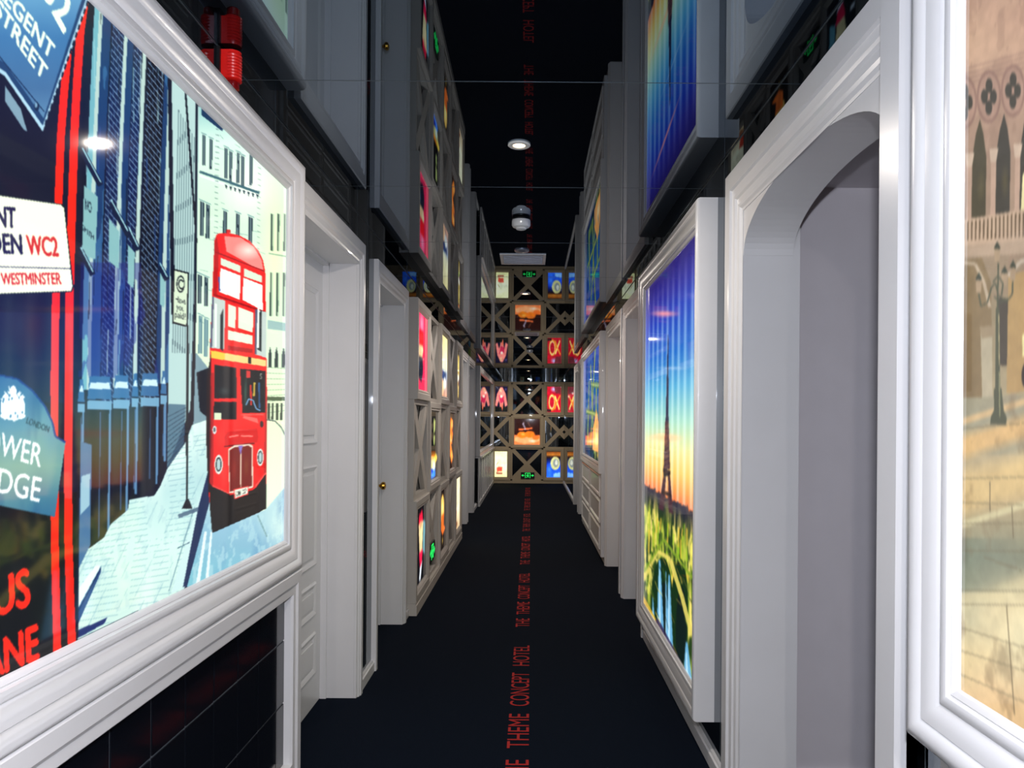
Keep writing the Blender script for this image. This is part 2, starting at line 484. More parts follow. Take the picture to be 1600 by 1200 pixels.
# ------------------------------------------------------------------ large lightboxes
def BIGPROF(H, Wd=0.115):
    k = Wd/0.115; q = 0.028
    return [(0, 0), (0, H-0.016), (0.003, H-0.007), (0.010*k, H-0.001), (0.020*k, H), (0.030*k, H-0.003), (0.036*k, H-0.009),
            (0.040*k, H-0.011), (0.043*k, H-0.008), (0.055*k, H-0.009), (0.070*k, H-0.016), (0.078*k, H-0.022), (0.082*k, H-0.018), (0.090*k, H-0.016),
            (0.098*k, H-0.019), (0.101*k, H-0.026), (0.104*k, H-0.024), (0.111*k, H-0.028), (0.115*k, H-0.034), (0.115*k, 0)]
def lightbox(name, label, side, d0, d1, z0, z1, H, Wd=0.115, group=None, cat='lightbox'):
    root = thing(name, label, cat, V(side, 0, (d0+d1)/2, z0), group)
    m = MB(); m.frame(side, d0, d1, z0, z1, BIGPROF(H, Wd))
    m.build('frame', [WHITE], root, smooth=True)
    return root, (side, H-0.034, d0+Wd, d1-Wd, z0+Wd, z1-Wd)

# --- London street picture, left
bl, reg = lightbox('picture_lightbox', 'huge backlit picture of a red double-decker bus in a narrow street, white frame', 'L', 0.35, 2.70, 0.854, 2.267, 0.071)
A = Art(*reg, 640, 820, measured=1.12)
PALE = (214, 238, 222)
A.C[:] = (6, 9, 18)
n1 = A.fbm(3, 3, 1); n2 = A.fbm(14, 5, 2); n3 = A.fbm(40, 40, 3)
A.mix((A.A < 126), (14, 18, 40)); A.mix((A.A < 100) & (A.B > 500) & (A.B < 640), (16, 30, 62), 0.8)
A.ell(45, 520, 35, 60, (60, 20, 34), 1.0, 0.6); A.ell(30, 520, 18, 50, (30, 60, 80), 1.0, 0.5)
A.mix((A.A < 122) & (A.B > 780), (12, 14, 12), 0.8)
# facades at the left of the street, dark brick with pale pilasters
A.mix((A.A >= 122) & (A.A < 305), (8, 14, 36))
cols = [(127, 135, 206, 1), (135, 141, 214, 0), (141, 155, 30, 2), (176, 182, 214, 0), (182, 192, 52, 2), (207, 213, 190, 0), (243, 250, 150, 2), (250, 256, 176, 0), (256, 262, 60, 2)]
def bend(x): return 3.2e-5*(A.B-560)**2*(x-829)/-829*1.4
for x0, x1, g, k in cols:
    xx = A.A - bend(x0)
    mk = (xx > x0) & (xx < x1) & (A.B < 620 - (x0-127)*0.1)
    if k == 1: A.mix(mk, (120, 190, 200), 0.9)
    elif k == 0: A.mix(mk, (196, 226, 214), 0.9)
    else: A.mix(mk, (24, 62, 112), 0.85); A.mix(mk & (n2 > 0.55), (70, 130, 176), 0.5)
# brick courses on the dark piers, drawn as slanting lines toward the street's end
for x0, x1 in ((157, 176), (193, 206), (216, 242), (262, 272)):
    xx = A.A - bend(x0)
    mk = (xx > x0) & (xx < x1) & (A.B > 20) & (A.B < 640)
    A.mix(mk, (12, 26, 66) if x0 < 210 else (8, 12, 28))
    k = (A.B - (xx-x0)*1.15) % 9.5
    A.mix(mk & (k < 1.6), (150, 186, 214), 0.8)
    k2 = ((xx-x0) + 5*np.floor((A.B-(xx-x0)*1.15)/9.5)) % 9
    A.mix(mk & (k2 < 1.0), (100, 140, 190), 0.6)
A.mix((A.A > 122) & (A.A < 250) & (A.B > 420) & (A.B < 600) & (n2 > 0.5), (20, 30, 120), 0.45)
for k in range(60):
    x = A.rng.uniform(127, 262); y0 = A.rng.uniform(-20, 560)
    A.line(x, y0, x+A.rng.uniform(-2, 2), y0+A.rng.uniform(20, 90), A.rng.uniform(0.8, 2.0), [(150, 200, 206), (30, 70, 140), (6, 8, 18), (196, 226, 220)][k % 4], 0.6)
# windows and ledges
for p in ([(126, 300), (148, 318), (145, 416), (124, 408)], [(166, 352), (182, 372), (182, 430), (166, 418)], [(196, 392), (207, 404), (206, 460), (196, 452)], [(247, 432), (256, 440), (254, 490), (247, 484)]):
    A.poly(p, (128, 178, 180))
A.text('NO', (128, 338), (138, 344), (0, -17), (10, 20, 40)); A.text('SMITH', (124, 370), (142, 386), (0, -9), (10, 20, 40))
for x0, y0, x1, y1 in ((122, 246, 152, 300), (168, 326, 198, 380), (197, 370, 212, 400), (246, 424, 258, 446), (122, 402, 142, 440)):
    A.line(x0, y0, x1, y1, 9, (14, 26, 54)); A.line(x0, y0-5, x1, y1-5, 2, (150, 200, 210))
# stone plinths with bright tops
for x0, x1, yt in ((121, 132, 615), (136, 174, 610), (176, 202, 608), (205, 216, 605), (219, 248, 604), (250, 260, 600)):
    yb = 900 - (x0-121)*1.15
    A.poly([(x0+3, yt-12), (x1-3, yt-12), (x1, yt+24), (x0, yt+24)], (52, 104, 150)); A.poly([(x0+5, yt-2), (x1-4, yt-2), (x1-2, yt+8), (x0+2, yt+8)], (196, 226, 232))
    A.poly([(x0, yt+26), (x1, yt+26), (x1, yt+40), (x0, yt+40)], (110, 160, 190))
    A.poly([(x0+1, yt+40), (x1-3, yt+40), (x1-3, yb-20), (x0+1, yb)], (16, 22, 34))
    A.line(x1-2, yt+40, x1-2, yb-22, 3.5, (88, 132, 170)); A.line(x0+(x1-x0)*0.55, yt+44, x0+(x1-x0)*0.55, yb-30, 1.5, (60, 90, 130))
A.poly([(126, 700), (144, 705), (144, 862), (127, 900)], (70, 110, 150)); A.poly([(128, 755), (142, 750), (142, 800), (128, 815)], (150, 190, 205))
# grey lean building and bright distance
A.poly([(254, 150), (270, 110), (304, 176), (306, 560), (300, 640), (262, 740), (262, 420)], (176, 208, 204))
for k in range(9):
    A.line(272+k*3.6, 180+k*6, 268+k*3.8, 560, 1.1, (24, 44, 60), 0.7)
A.line(282, 150, 306, 420, 3.0, (10, 16, 30)); A.line(257, 130, 268, 500, 6, (10, 16, 36)); A.line(300, 150, 303, 640, 4, (14, 22, 40))
A.poly([(262, 640), (290, 640), (288, 705), (262, 745)], (60, 96, 120), 0.8)
for k in range(12): A.line(262, 660+k*8, 290, 645+k*6, 1, (20, 40, 60), 0.7)
mk = A.pmask([(304, 168), (345, 200), (455, 300), (458, 870), (330, 700), (304, 640)])
A.vgrad([(180, (150, 200, 196)), (230, (214, 244, 226)), (330, (206, 236, 208)), (480, (214, 240, 216)), (640, (222, 238, 196)), (800, (226, 246, 214))], mask=mk)
A.ell(385, 300, 55, 60, (255, 255, 245), 1.0, 0.8); A.ell(425, 400, 30, 160, (236, 252, 190), 1.0, 0.8)
A.poly([(308, 176), (345, 204), (340, 212), (308, 188)], (20, 50, 84))
def far_window(x, y, wd, hh, c=(28, 46, 60)):
    sl = 0.42
    A.poly([(x, y), (x+wd, y+wd*sl), (x+wd, y+hh), (x, y+hh)], c); A.line(x+wd/2, y, x+wd/2, y+hh, 0.9, (180, 210, 200))
    A.line(x-2, y-3, x+wd+2, y-3+(wd+4)*sl, 1.6, (120, 160, 160))
for x, y in ((310, 218), (321, 224), (345, 238), (352, 243), (364, 245), (371, 250), (384, 248)): far_window(x, y, 4.5, 48)
for x, y in ((308, 322), (317, 326), (344, 336), (364, 340), (384, 345)): far_window(x, y, 6, 54)
for x, y in ((306, 436), (316, 440)): far_window(x, y, 6, 46)
for x, y in ((308, 500), (317, 505)): far_window(x, y, 6, 60, (90, 130, 140))
A.line(306, 276, 400, 308, 4, (60, 100, 110)); A.line(306, 282, 400, 314, 3, (230, 250, 236))
for k in range(8): A.poly([(346+k*7, 296+k*2), (350+k*7, 297+k*2), (348+k*7, 303+k*2)], (20, 36, 50))
for k in range(34): A.line(330, 200+k*9, 336, 201+k*9, 1.2, (70, 100, 104), 0.7); A.line(397, 250+k*9, 402, 252+k*9, 1.2, (120, 150, 140), 0.7)
for y0, y1 in ((340, 398), (432, 500)):
    for x in (420, 430, 440): A.line(x, y0, x, y1, 2.4, (52, 76, 66)); A.line(x+2.5, y0, x+2.5, y1, 1, (150, 180, 150))
A.poly([(416, 506), (452, 512), (452, 524), (416, 520)], (150, 186, 180)); A.line(416, 402, 452, 408, 2, (150, 180, 150))
for x in (418, 428, 439): A.poly([(x, 560), (x+2.5, 548), (x+5, 560), (x+5, 580), (x, 580)], (30, 52, 50))
for k in range(9): A.line(414, 580+k*9, 452, 582+k*8, 1.0, (120, 150, 120), 0.7)
for x in (418, 424, 431, 438, 445): A.poly([(x, 636), (x+3.5, 636), (x+3.5, 662), (x, 662)], (44, 60, 44))
A.mix((A.A > 412) & (A.A < 455) & (A.B > 626) & (A.B < 632), (70, 90, 60)); A.line(414, 662, 450, 668, 3, (250, 250, 205))
# street in the distance left of the bus, sidewalk, kerb, road
A.poly([(296, 560), (306, 560), (330, 590), (328, 690), (300, 690)], (120, 150, 160)); A.poly([(306, 590), (330, 580), (330, 665), (312, 650)], (16, 22, 34)); A.poly([(300, 520), (304, 560), (302, 690), (296, 700)], (10, 16, 30))
side_ = [(127, 1010), (127, 898), (141, 868), (165, 850), (176, 828), (202, 806), (204, 790), (243, 783), (252, 768), (262, 742), (290, 700), (300, 672), (328, 662), (330, 700), (328, 775), (292, 928)]
mk = A.pmask(side_)
A.vgrad([(660, (210, 236, 226)), (760, (176, 214, 214)), (860, (204, 236, 226)), (960, (196, 226, 216))], mask=mk)
A.mix(mk, (236, 250, 238), np.clip((n1-0.45)*3, 0, 0.8)); A.mix(mk & (n3 > 0.62), (170, 204, 208), 0.35)
for k in range(30):
    x = A.rng.uniform(308, 400); y = A.rng.uniform(210, 560); A.line(x, y, x+A.rng.uniform(4, 14), y+A.rng.uniform(2, 6), 1.0, (90, 130, 130), 0.5)
for k in range(40):
    y0 = 690 + k*7.5 + k*k*0.05
    kk = A.B - (y0 - (A.A-300)*0.18)
    A.mix(mk & (kk > 0) & (kk < 1.0) & (n2 > 0.42), (96, 150, 166), 0.6)
kk = (A.A + (A.B-700)*0.45) % 17; A.mix(mk & (kk < 0.9) & (n3 > 0.5), (110, 160, 174), 0.5)
A.poly([(127, 960), (161, 895), (161, 905), (127, 985)], (40, 70, 120)); A.poly([(127, 930), (152, 895), (161, 893), (127, 958)], (226, 244, 238)); A.line(127, 965, 161, 898, 1.4, (20, 40, 80))
A.poly([(127, 995), (172, 975), (168, 984), (127, 1008)], (20, 40, 100))
A.poly([(280, 905), (312, 790), (328, 740), (329, 775), (294, 925), (272, 935)], (196, 226, 224)); A.line(280, 865, 300, 855, 1.2, (60, 90, 110)); A.line(268, 932, 306, 800, 1.0, (80, 120, 140))
A.poly([(312, 800), (326, 745), (330, 748), (329, 795), (296, 925), (290, 925)], (26, 44, 80))
A.poly([(280, 812), (312, 800), (313, 806), (282, 818)], (60, 84, 110), 0.8)
mk = A.pmask([(296, 925), (330, 790), (335, 840), (418, 802), (452, 760), (458, 870), (296, 932)])
A.vgrad([(760, (214, 240, 226)), (830, (140, 186, 206)), (860, (130, 180, 200)), (920, (120, 186, 200))], mask=mk)
A.mix(mk, (70, 116, 168), np.clip((n1-0.40)*2.6, 0, 0.75)); A.mix(mk & (n3 > 0.58), (176, 214, 220), 0.55)
A.ell(440, 830, 40, 40, (226, 248, 230), 1.0, 0.7)
A.line(324, 838, 313, 920, 4.0, (236, 248, 246), 0.85, 5.5); A.line(333, 838, 327, 914, 3.0, (236, 248, 246), 0.85, 4.5)
A.line(405, 812, 420, 845, 1.2, (90, 130, 130)); A.path([(416, 662), (430, 664), (440, 674), (448, 690)], 1.6, (60, 80, 80))
# charging sign on its post
A.line(291, 516, 294, 792, 3.4, (18, 26, 34)); A.poly([(286, 803), (303, 803), (297, 788), (293, 788)], (20, 24, 34))
A.poly([(267, 428), (292, 434), (291, 519), (267, 514)], (16, 22, 30)); A.poly([(269, 431), (290, 436), (289, 516), (269, 511)], (206, 224, 196))
A.ring(279, 452, 6.5, 13.5, 0.2, (18, 26, 34)); A.text('C', (275.5, 459), (283, 461), (0, -15), (18, 26, 34), bold=0.3)
A.text('Have', (271, 480), (287, 484), (0, -10), (30, 40, 44)); A.text('you', (273, 492), (285, 495), (0, -10), (30, 40, 44)); A.text('paid?', (270.5, 504), (288, 508), (0, -10), (30, 40, 44))
# the bus
RED, DRED = (226, 32, 30), (150, 16, 22)
A.poly([(326, 560), (331, 383), (334, 374), (339, 372), (352, 371), (368, 374), (386, 383), (400, 398), (407, 412), (411, 430), (415, 570), (417, 640), (418, 800), (335, 838), (328, 780)], RED)
A.poly([(322, 600), (328, 560), (331, 700), (328, 790), (323, 700)], (34, 22, 26))
A.poly([(346, 376), (372, 378), (392, 392), (405, 412), (408, 428), (390, 422), (350, 400)], (250, 170, 160), 0.75); A.ell(384, 398, 24, 16, (255, 235, 222), 1.0, 0.9)
A.poly([(349, 366), (356, 366), (356, 371), (349, 371)], (200, 30, 30)); A.line(332, 401, 410, 430, 1.6, DRED)
W_ = (250, 255, 244)
for p in ([(341, 410), (372, 422), (372, 433), (341, 421)], [(378, 426), (406, 437.5), (406, 448), (377.5, 438.5)]): A.poly(p, (214, 230, 206))
for p in ([(341, 426), (372, 437.5), (372, 475), (340, 463.5)], [(377, 440.6), (407, 452), (408, 491.6), (376, 475)]): A.poly(p, W_)
A.line(339, 440, 340, 462, 2.4, (70, 80, 150)); A.line(331, 468, 412, 494, 2.6, DRED)
for p, dk in (([(329, 471), (349, 477), (349, 553), (327, 551)], (342, 346)), ([(397, 490), (413.5, 494), (414, 565), (397, 560)], (400, 406))):
    A.poly(p, (188, 204, 196)); A.poly([(dk[0], 500), (dk[1], 490), (dk[1]+1, 556), (dk[0], 552)], (36, 46, 48)); A.line(p[0][0]+1, p[0][1], p[3][0]+1, p[3][1], 3, (80, 84, 110))
    A.line((p[0][0]+p[1][0])/2-4, 482, (p[0][0]+p[1][0])/2-4, 550, 3, (236, 246, 236))
for p in ([(354, 482), (366, 486.5), (365.6, 520), (353.7, 516.6)], [(370, 486.5), (393, 495), (393, 526), (370, 519)], [(354, 523), (393, 531), (393, 545), (354, 537.5)]): A.poly(p, (222, 240, 212))
A.poly([(354, 547), (393, 552), (393, 558), (354, 554)], DRED, 0.7)
A.poly([(327.7, 555), (414.6, 569), (414.6, 579), (328, 567)], (244, 196, 66)); A.poly([(350, 559), (414.6, 569), (414.6, 579), (350, 570)], (236, 206, 130)); A.poly([(386, 564), (391, 565), (391, 575), (386, 574)], (24, 24, 24))
for p in ([(334, 577), (368, 582), (369, 629), (334, 630)], [(334, 635), (369, 635), (369, 662), (334, 662)], [(374, 583), (414, 586), (414, 651), (379, 652)]): A.poly(p, (14, 20, 26))
A.ell(350, 618, 12, 8, (60, 74, 74), 1, 0.7); A.poly([(335, 652), (345.5, 652), (345.5, 663), (335, 663)], (214, 226, 190)); A.poly([(384, 585), (390, 586), (390, 597), (384, 597)], (206, 50, 50)); A.text('15', (403, 598), (408, 599), (0, -9), (190, 190, 170))
A.poly([(331, 385), (334, 376), (338, 400), (336, 470), (330, 468)], DRED, 0.6); A.poly([(328, 590), (333, 590), (334, 766), (329, 762)], DRED, 0.7); A.poly([(414, 590), (417, 640), (418, 745), (414, 750)], DRED, 0.6); A.ell(350, 745, 9, 26, (250, 70, 60), 1, 0.5); A.ell(345, 690, 10, 20, (250, 60, 50), 1, 0.6)
A.line(391, 608, 392, 640, 3, (196, 40, 36)); A.path([(384, 640), (388, 630), (395, 632), (400, 645), (407, 648)], 2, (110, 160, 200)); A.line(397, 604, 396, 626, 3, (190, 160, 60)); A.ell(383, 620, 3, 30, (60, 110, 90), 1, 0.8); A.line(404, 604, 405, 644, 2.5, (40, 90, 140))
A.line(376, 655, 412, 654, 2, (250, 90, 80)); A.poly([(351, 690), (356, 682), (402, 676), (404, 690), (402, 698), (352, 704)], (206, 20, 22)); A.line(351, 705, 398, 699, 2.2, (110, 10, 14)); A.line(358, 690, 373, 687, 2.4, (250, 120, 110)); A.line(377, 688, 396, 688, 2.4, (250, 120, 110))
A.poly([(381, 656), (402, 660), (404, 668), (379, 660)], (248, 120, 110), 0.8)
A.poly([(357, 709), (366, 703), (390, 700), (396, 703), (397, 768), (372, 776), (360, 778)], (224, 206, 186)); A.poly([(359, 711), (367, 706), (389, 703), (394, 706), (395, 766), (372, 773), (361, 775)], (112, 26, 22))
A.line(377, 706, 378, 774, 1.6, (236, 226, 200)); A.poly([(373, 704), (380, 703), (377, 718)], (130, 110, 190)); A.ell(386, 735, 5, 22, (130, 70, 36), 1, 0.7); A.ell(367, 740, 5, 22, (150, 40, 30), 1, 0.7)
for cx, cy, rx, ry in ((342.7, 733, 6.4, 15), (407.5, 721, 5.2, 13.5)): A.ell(cx, cy, rx, ry, (220, 226, 216)); A.ell(cx, cy, rx*0.72, ry*0.76, (30, 40, 44)); A.ell(cx, cy, rx*0.5, ry*0.6, (170, 196, 196))
A.ell(335.5, 679, 3.2, 6.5, (214, 222, 220)); A.ell(335.5, 679, 1.6, 3.6, (70, 80, 90)); A.ell(409, 669, 2.4, 5, (40, 30, 30))
A.poly([(329, 762), (334, 768), (358, 778), (362, 781), (397, 772), (402, 768), (417, 746), (418, 801), (334, 839), (330, 800)], (22, 20, 20)); A.line(333, 766, 359, 778, 1.6, (250, 90, 80)); A.line(400, 767, 417, 745, 1.6, (250, 90, 80))
A.poly([(366.5, 771), (389.6, 765.5), (390, 779), (368, 787.5)], (220, 60, 56)); A.poly([(368, 773), (388.4, 767.6), (388.8, 777.6), (369.5, 785)], (226, 232, 214)); A.text('BOM1DAY', (369.8, 783), (387.4, 777), (0, -7.5), (28, 30, 30))
# red bars
def bar(pts, w_):
    A.poly([(x, y) for x, y in pts] + [(x+w_, y) for x, y in reversed(pts)], (250, 34, 16))
    A.poly([(x, y) for x, y in pts if 480 < y < 830] + [(x+w_, y) for x, y in reversed(pts) if 480 < y < 830], (240, 62, 56))
bar([(96, 30), (91, 90), (86, 160), (82, 230), (80, 330), (79, 420), (78, 500), (78, 600), (79, 700), (81, 780), (82, 850), (86, 960), (90, 1060)], 12.5)
bar([(116, 10), (110, 60), (106, 140), (103, 220), (101, 330), (100, 420), (99, 500), (100, 600), (101, 700), (102, 790), (103, 850), (107, 940), (113, 1050)], 13)
# hanging blue street plate
A.poly([(60, 217), (129, 12), (150, -60), (-420, -520), (-300, -60), (0, 132)], (168, 208, 226)); A.poly([(60, 208), (124, 10), (140, -60), (-410, -520), (-300, -70), (0, 124)], (30, 62, 104))
mk = A.pmask([(61, 196), (118, 10), (135, -60), (-400, -520), (-300, -84), (0, 112)])
A.vgrad([(-200, (150, 200, 220)), (0, (100, 158, 196)), (70, (62, 116, 166)), (150, (66, 108, 152)), (215, (100, 146, 180))], mask=mk)
A.mix(mk, (60, 100, 160), np.clip((n1-0.5)*2, 0, 0.5)); A.line(-60, 40, 62, 186, 1.4, (16, 36, 70)); A.ell(50, 178, 4, 7, (20, 40, 70)); A.ell(49, 176, 2, 4, (120, 160, 190))
for k in range(16): A.line(64+k*4.1, 206-k*12.4, 66+k*4.1, 198-k*12.4, 3.0, (14, 26, 50))
A.poly([(0, 146), (25, 182), (36, 218), (30, 214), (0, 170)], (150, 190, 206), 0.8)
LW = (232, 250, 226)
A.text('EGENT', (-3, 16), (71, 105), (6.5, -22), LW, prefix='R', bold=0.9); A.text('TREET', (-8, 46), (60, 139), (6.5, -22), LW, prefix='S', bold=0.9); A.text('62', (52, -6), (91, 63), (12, -50), LW, bold=2.0)
# white street-name plate
A.poly([(-300, 275), (0, 317), (91.5, 330), (96, 335), (112, 459), (109.5, 467), (0, 473), (-300, 490)], (10, 20, 30)); A.poly([(-300, 277), (0, 319), (90, 331), (95, 336), (110, 458), (108, 465.5), (0, 471), (-300, 488)], (246, 252, 226))
NV, RD = (26, 26, 70), (206, 40, 44)
A.text('NT', (-9, 366), (20, 368), (-1.5, -31), NV, prefix='COVE', bold=0.9); A.text('EN', (2, 408), (31, 409), (-2.5, -30), NV, prefix='GARD', bold=0.9); A.text('WC2', (40, 409), (88, 411.5), (-3.5, -29), RD, bold=0.9)
A.line(-300, 426, 107, 430.5, 1.4, (30, 30, 80)); A.text('WESTMINSTER', (0, 457), (93, 455), (-2, -17.5), RD, prefix='CITY OF ', bold=0.45)
# domed teal plaque
mk = A.pmask([(-160, 680), (-120, 630), (-60, 602), (0, 598), (26, 603), (50, 621), (70, 645), (82, 670), (87, 691), (103, 701), (88, 819), (0, 802), (-160, 770)])
A.vgrad([(600, (36, 96, 150)), (680, (66, 130, 166)), (740, (96, 150, 150)), (820, (46, 104, 140))], mask=mk)
A.mix(mk, (150, 186, 160), np.clip((n1-0.45)*2.4, 0, 0.6)); A.mix(mk, (20, 70, 120), np.clip((n2-0.55)*2.5, 0, 0.5))
A.path([(-60, 602), (0, 599), (26, 604), (50, 622), (70, 646), (82, 671), (87, 693), (103, 702)], 3, (20, 60, 130))
CRM = (246, 252, 250)
rr = random.Random(4)
A.ell(20, 645, 10, 20, CRM); A.ell(8, 648, 7, 20, CRM); A.ell(33, 650, 6, 16, CRM); A.ell(20, 624, 5, 9, CRM); A.ell(20, 662, 20, 6, CRM)
for k in range(26):
    a = rr.uniform(0, 6.28); A.line(20+math.cos(a)*12, 645+math.sin(a)*20, 20+math.cos(a)*rr.uniform(15, 22), 645+math.sin(a)*rr.uniform(24, 31), 3.0, CRM, 1, 1)
for k in range(10): A.ell(rr.uniform(4, 36), rr.uniform(630, 664), 1.4, 2.4, (70, 130, 170))
A.text('LONDON', (41, 673), (76, 687), (2, -9), (24, 66, 84), bold=0.3)
A.text('WER', (0, 723), (64, 741), (4, -34), CRM, prefix='TO', bold=0.3); A.text('DGE', (-3, 781), (63, 796), (4, -37), CRM, prefix='BRI', bold=0.3)
A.text('US', (-3, 975), (51, 957), (-3, -57), (250, 40, 22), prefix='B', bold=2.2); A.text('NE', (15, 1062), (66, 1040), (-3, -52), (250, 40, 22), prefix='LA', bold=2.2)
A.build('picture', bl, PRINT)

# --- tower at sunset, right
tb, reg = lightbox('picture_lightbox', 'tall backlit picture of a tower at sunset above a river bridge, white frame', 'R', 3.08, 4.75, 0.175, 2.28, 0.087, 0.11)
A = Art(*reg, 130, 460, measured=True)
A.vgrad([(0.30, (20, 16, 30)), (0.95, (40, 44, 30)), (1.00, (246, 120, 60)), (1.06, (252, 160, 70)), (1.14, (252, 206, 96)), (1.25, (236, 232, 150)), (1.38, (170, 220, 190)), (1.55, (84, 170, 206)), (1.72, (36, 104, 190)), (1.92, (30, 56, 170)), (2.03, (44, 40, 140)), (2.18, (40, 26, 96))], var=A.ZZ)
st = 0.5+0.5*np.cos(A.DD*2*np.pi/0.15); sky = A.ZZ > 1.0
A.mix(sky, (224, 244, 250), 0.42*st**2*np.clip((2.15-A.ZZ)/0.3, 0, 1)); A.mix(sky, (20, 60, 140), 0.08*(1-st))  # uneven glow of the backlight tubes, painted into the sky as stripes
A.ell(1036, 487, 26, 6, (255, 150, 150), 0.8, 0.8); A.ell(1040, 681, 32, 9, (255, 200, 150), 0.8, 0.85); A.ell(1050, 572, 30, 3, (200, 210, 230), 0.8, 0.5)  # pink and peach patches: reflections on the glossy film, painted into the print
n1 = A.fbm(9, 5, 5); n2 = A.fbm(24, 12, 6); city = A.ZZ < 1.0 + 0.05*(n2-0.5)
A.mix(city, (36, 60, 24)); A.mix(city, (190, 200, 70), np.clip((n1-0.42)*4, 0, 0.9)); A.mix(city, (250, 226, 120), np.clip((n2-0.55)*6, 0, 0.9))
A.mix(city & (A.ZZ > 0.86), (40, 32, 60), np.clip((A.ZZ-0.86)*7, 0, 0.85))
for k in range(80):
    x = A.rng.uniform(1010, 1086); y = 760 + (x-1045)*0.5 + A.rng.uniform(40, 150); c = [(250, 230, 110), (150, 190, 40), (36, 70, 20), (220, 180, 60)][k % 4]
    A.line(x, y, x+A.rng.uniform(-2, 2), y+A.rng.uniform(15, 45), 2.2, c, 0.7)
for x0, y0, rx, ry in ((1038, 940, 17, 72), (1066, 960, 14, 90)): A.ell(x0, y0, rx, ry, (16, 44, 18)); A.ell(x0+3, y0+20, rx*0.6, ry*0.75, (10, 26, 22))
for x, y0, y1, wd in ((1016, 940, 985, 6), (1024, 930, 990, 4), (1034, 872, 1000, 9), (1044, 890, 1005, 3), (1049, 895, 1030, 9), (1078, 1000, 1075, 12)): A.line(x, y0, x+3, y1, wd*0.25, (104, 170, 212), 0.95, wd*1.4); A.line(x, y0+15, x+2, y1, wd*0.1, (190, 226, 240), 0.8, wd*0.5)
A.path([(1008, 905), (1030, 858), (1050, 870), (1070, 930), (1086, 990)], 6, (216, 200, 96), 0.9); A.path([(1008, 930), (1030, 970), (1060, 1030), (1086, 1080)], 5, (220, 170, 50), 0.8); A.path([(1010, 890), (1040, 840), (1086, 900)], 3.5, (120, 150, 40), 0.9)
A.path([(1030, 965), (1060, 1020), (1086, 1066)], 7, (40, 24, 60), 0.8)
TW = (70, 44, 52)
A.poly([(1041.6, 520), (1042.2, 520), (1044.6, 655), (1040, 655)], (30, 30, 60)); A.poly([(1039.5, 655), (1044.8, 655), (1048, 730), (1038, 730)], TW); A.poly([(1037, 728), (1049, 732), (1048, 742), (1038, 740)], (40, 26, 30))
A.poly([(1038, 740), (1042, 741), (1039, 795), (1031, 792)], TW); A.poly([(1045, 741), (1048.4, 742), (1054, 800), (1047, 797)], TW); A.poly([(1036, 762), (1050, 768), (1051, 774), (1035, 768)], (50, 34, 30))
for k in range(16): A.line(1039+0.0*k, 664+k*8, 1047, 660+k*8, 1.0, (216, 150, 90), 0.5)
for k in range(60):
    x = A.rng.uniform(1008, 1086); y = A.rng.uniform(850, 1060); A.line(x, y, x+A.rng.uniform(3, 9), y+A.rng.uniform(8, 22), A.rng.uniform(0.8, 2.2), [(240, 210, 90), (60, 90, 30), (20, 30, 26), (150, 120, 50)][k % 4], 0.55)
A.soft = 2
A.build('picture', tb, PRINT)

# --- old palace and lamp post, right foreground
vb, reg = lightbox('picture_lightbox', 'large backlit picture of a sunlit stone square with a lamp post, white frame', 'R', -0.9, 1.342, 0.836, 2.30, 0.09, 0.118)
A = Art(reg[0], reg[1], 0.12, reg[3], reg[4], reg[5], 260, 760, measured=1.05)
A.vgrad([(-800, (150, 110, 100)), (0, (186, 146, 126)), (60, (206, 166, 140)), (120, (184, 148, 128)), (330, (166, 140, 120)), (480, (150, 134, 104)), (600, (176, 160, 126)), (640, (180, 172, 144)), (760, (206, 180, 134)), (860, (140, 146, 124)), (940, (214, 200, 160)), (1050, (250, 214, 160)), (1200, (240, 190, 130))])
n1 = A.fbm(5, 5, 8); n2 = A.fbm(30, 20, 9)
A.mix((A.B < 100), (220, 180, 150), np.clip((n1-0.5)*3, 0, 0.6)); A.mix((A.B < 620) & (n2 > 0.6), (150, 116, 100), 0.25)
ST, DK, LT = (200, 166, 146), (60, 58, 52), (216, 190, 168)
for y in (84, 92, 100, 108): A.line(1498, y+14, 1700, y-46, 1.6, (150, 118, 108), 0.8)
for k in range(-1, 12):
    x = 1500 + k*37.5; s_ = -0.26*(x-1500)
    sc = 1 + max(0, x-1540)/500
    A.ring(x, 150+s_, 19, 42, 0.16, (150, 116, 104)); A.ell(x, 150+s_, 15.6, 35, (176, 140, 124))
    for ddx, ddy in ((0, -17), (0, 17), (-7, 0), (7, 0)): A.ell(x+ddx, 150+s_+ddy, 5.4, 11.5, DK)
    # pointed opening between the columns
    xc = x + 24 - 0*k
    A.poly([(xc-11, 330+s_*0.7), (xc-11, 235+s_*0.8), (xc-6, 200+s_), (xc, 176+s_), (xc+6, 200+s_), (xc+11, 235+s_*0.8), (xc+11, 330+s_*0.7)], DK if k % 3 else (70, 66, 50))
    A.ell(xc+3, 280+s_*0.8, 7, 30, (96, 88, 60), 1, 0.7)
    if k == 2 or k == 5: A.poly([(xc-9, 318), (xc-7, 262), (xc, 250), (xc+8, 262), (xc+9, 318)], (255, 244, 180))
    A.poly([(x+5, 236+s_*0.8), (x+13, 236+s_*0.8), (x+12, 378+s_*0.5), (x+5, 380+s_*0.5)], ST); A.poly([(x+2, 230+s_*0.8), (x+16, 228+s_*0.8), (x+13, 250+s_*0.8), (x+4, 250+s_*0.8)], LT)
mk = A.pmask([(1498, 334), (1700, 296), (1700, 360), (1498, 374)]); A.mix(mk, (206, 176, 150)); kk = (A.A % 6.2) < 2.2; A.mix(mk & kk & (A.B > 338-(A.A-1500)*0.19) & (A.B < 366-(A.A-1500)*0.08), (96, 80, 60))
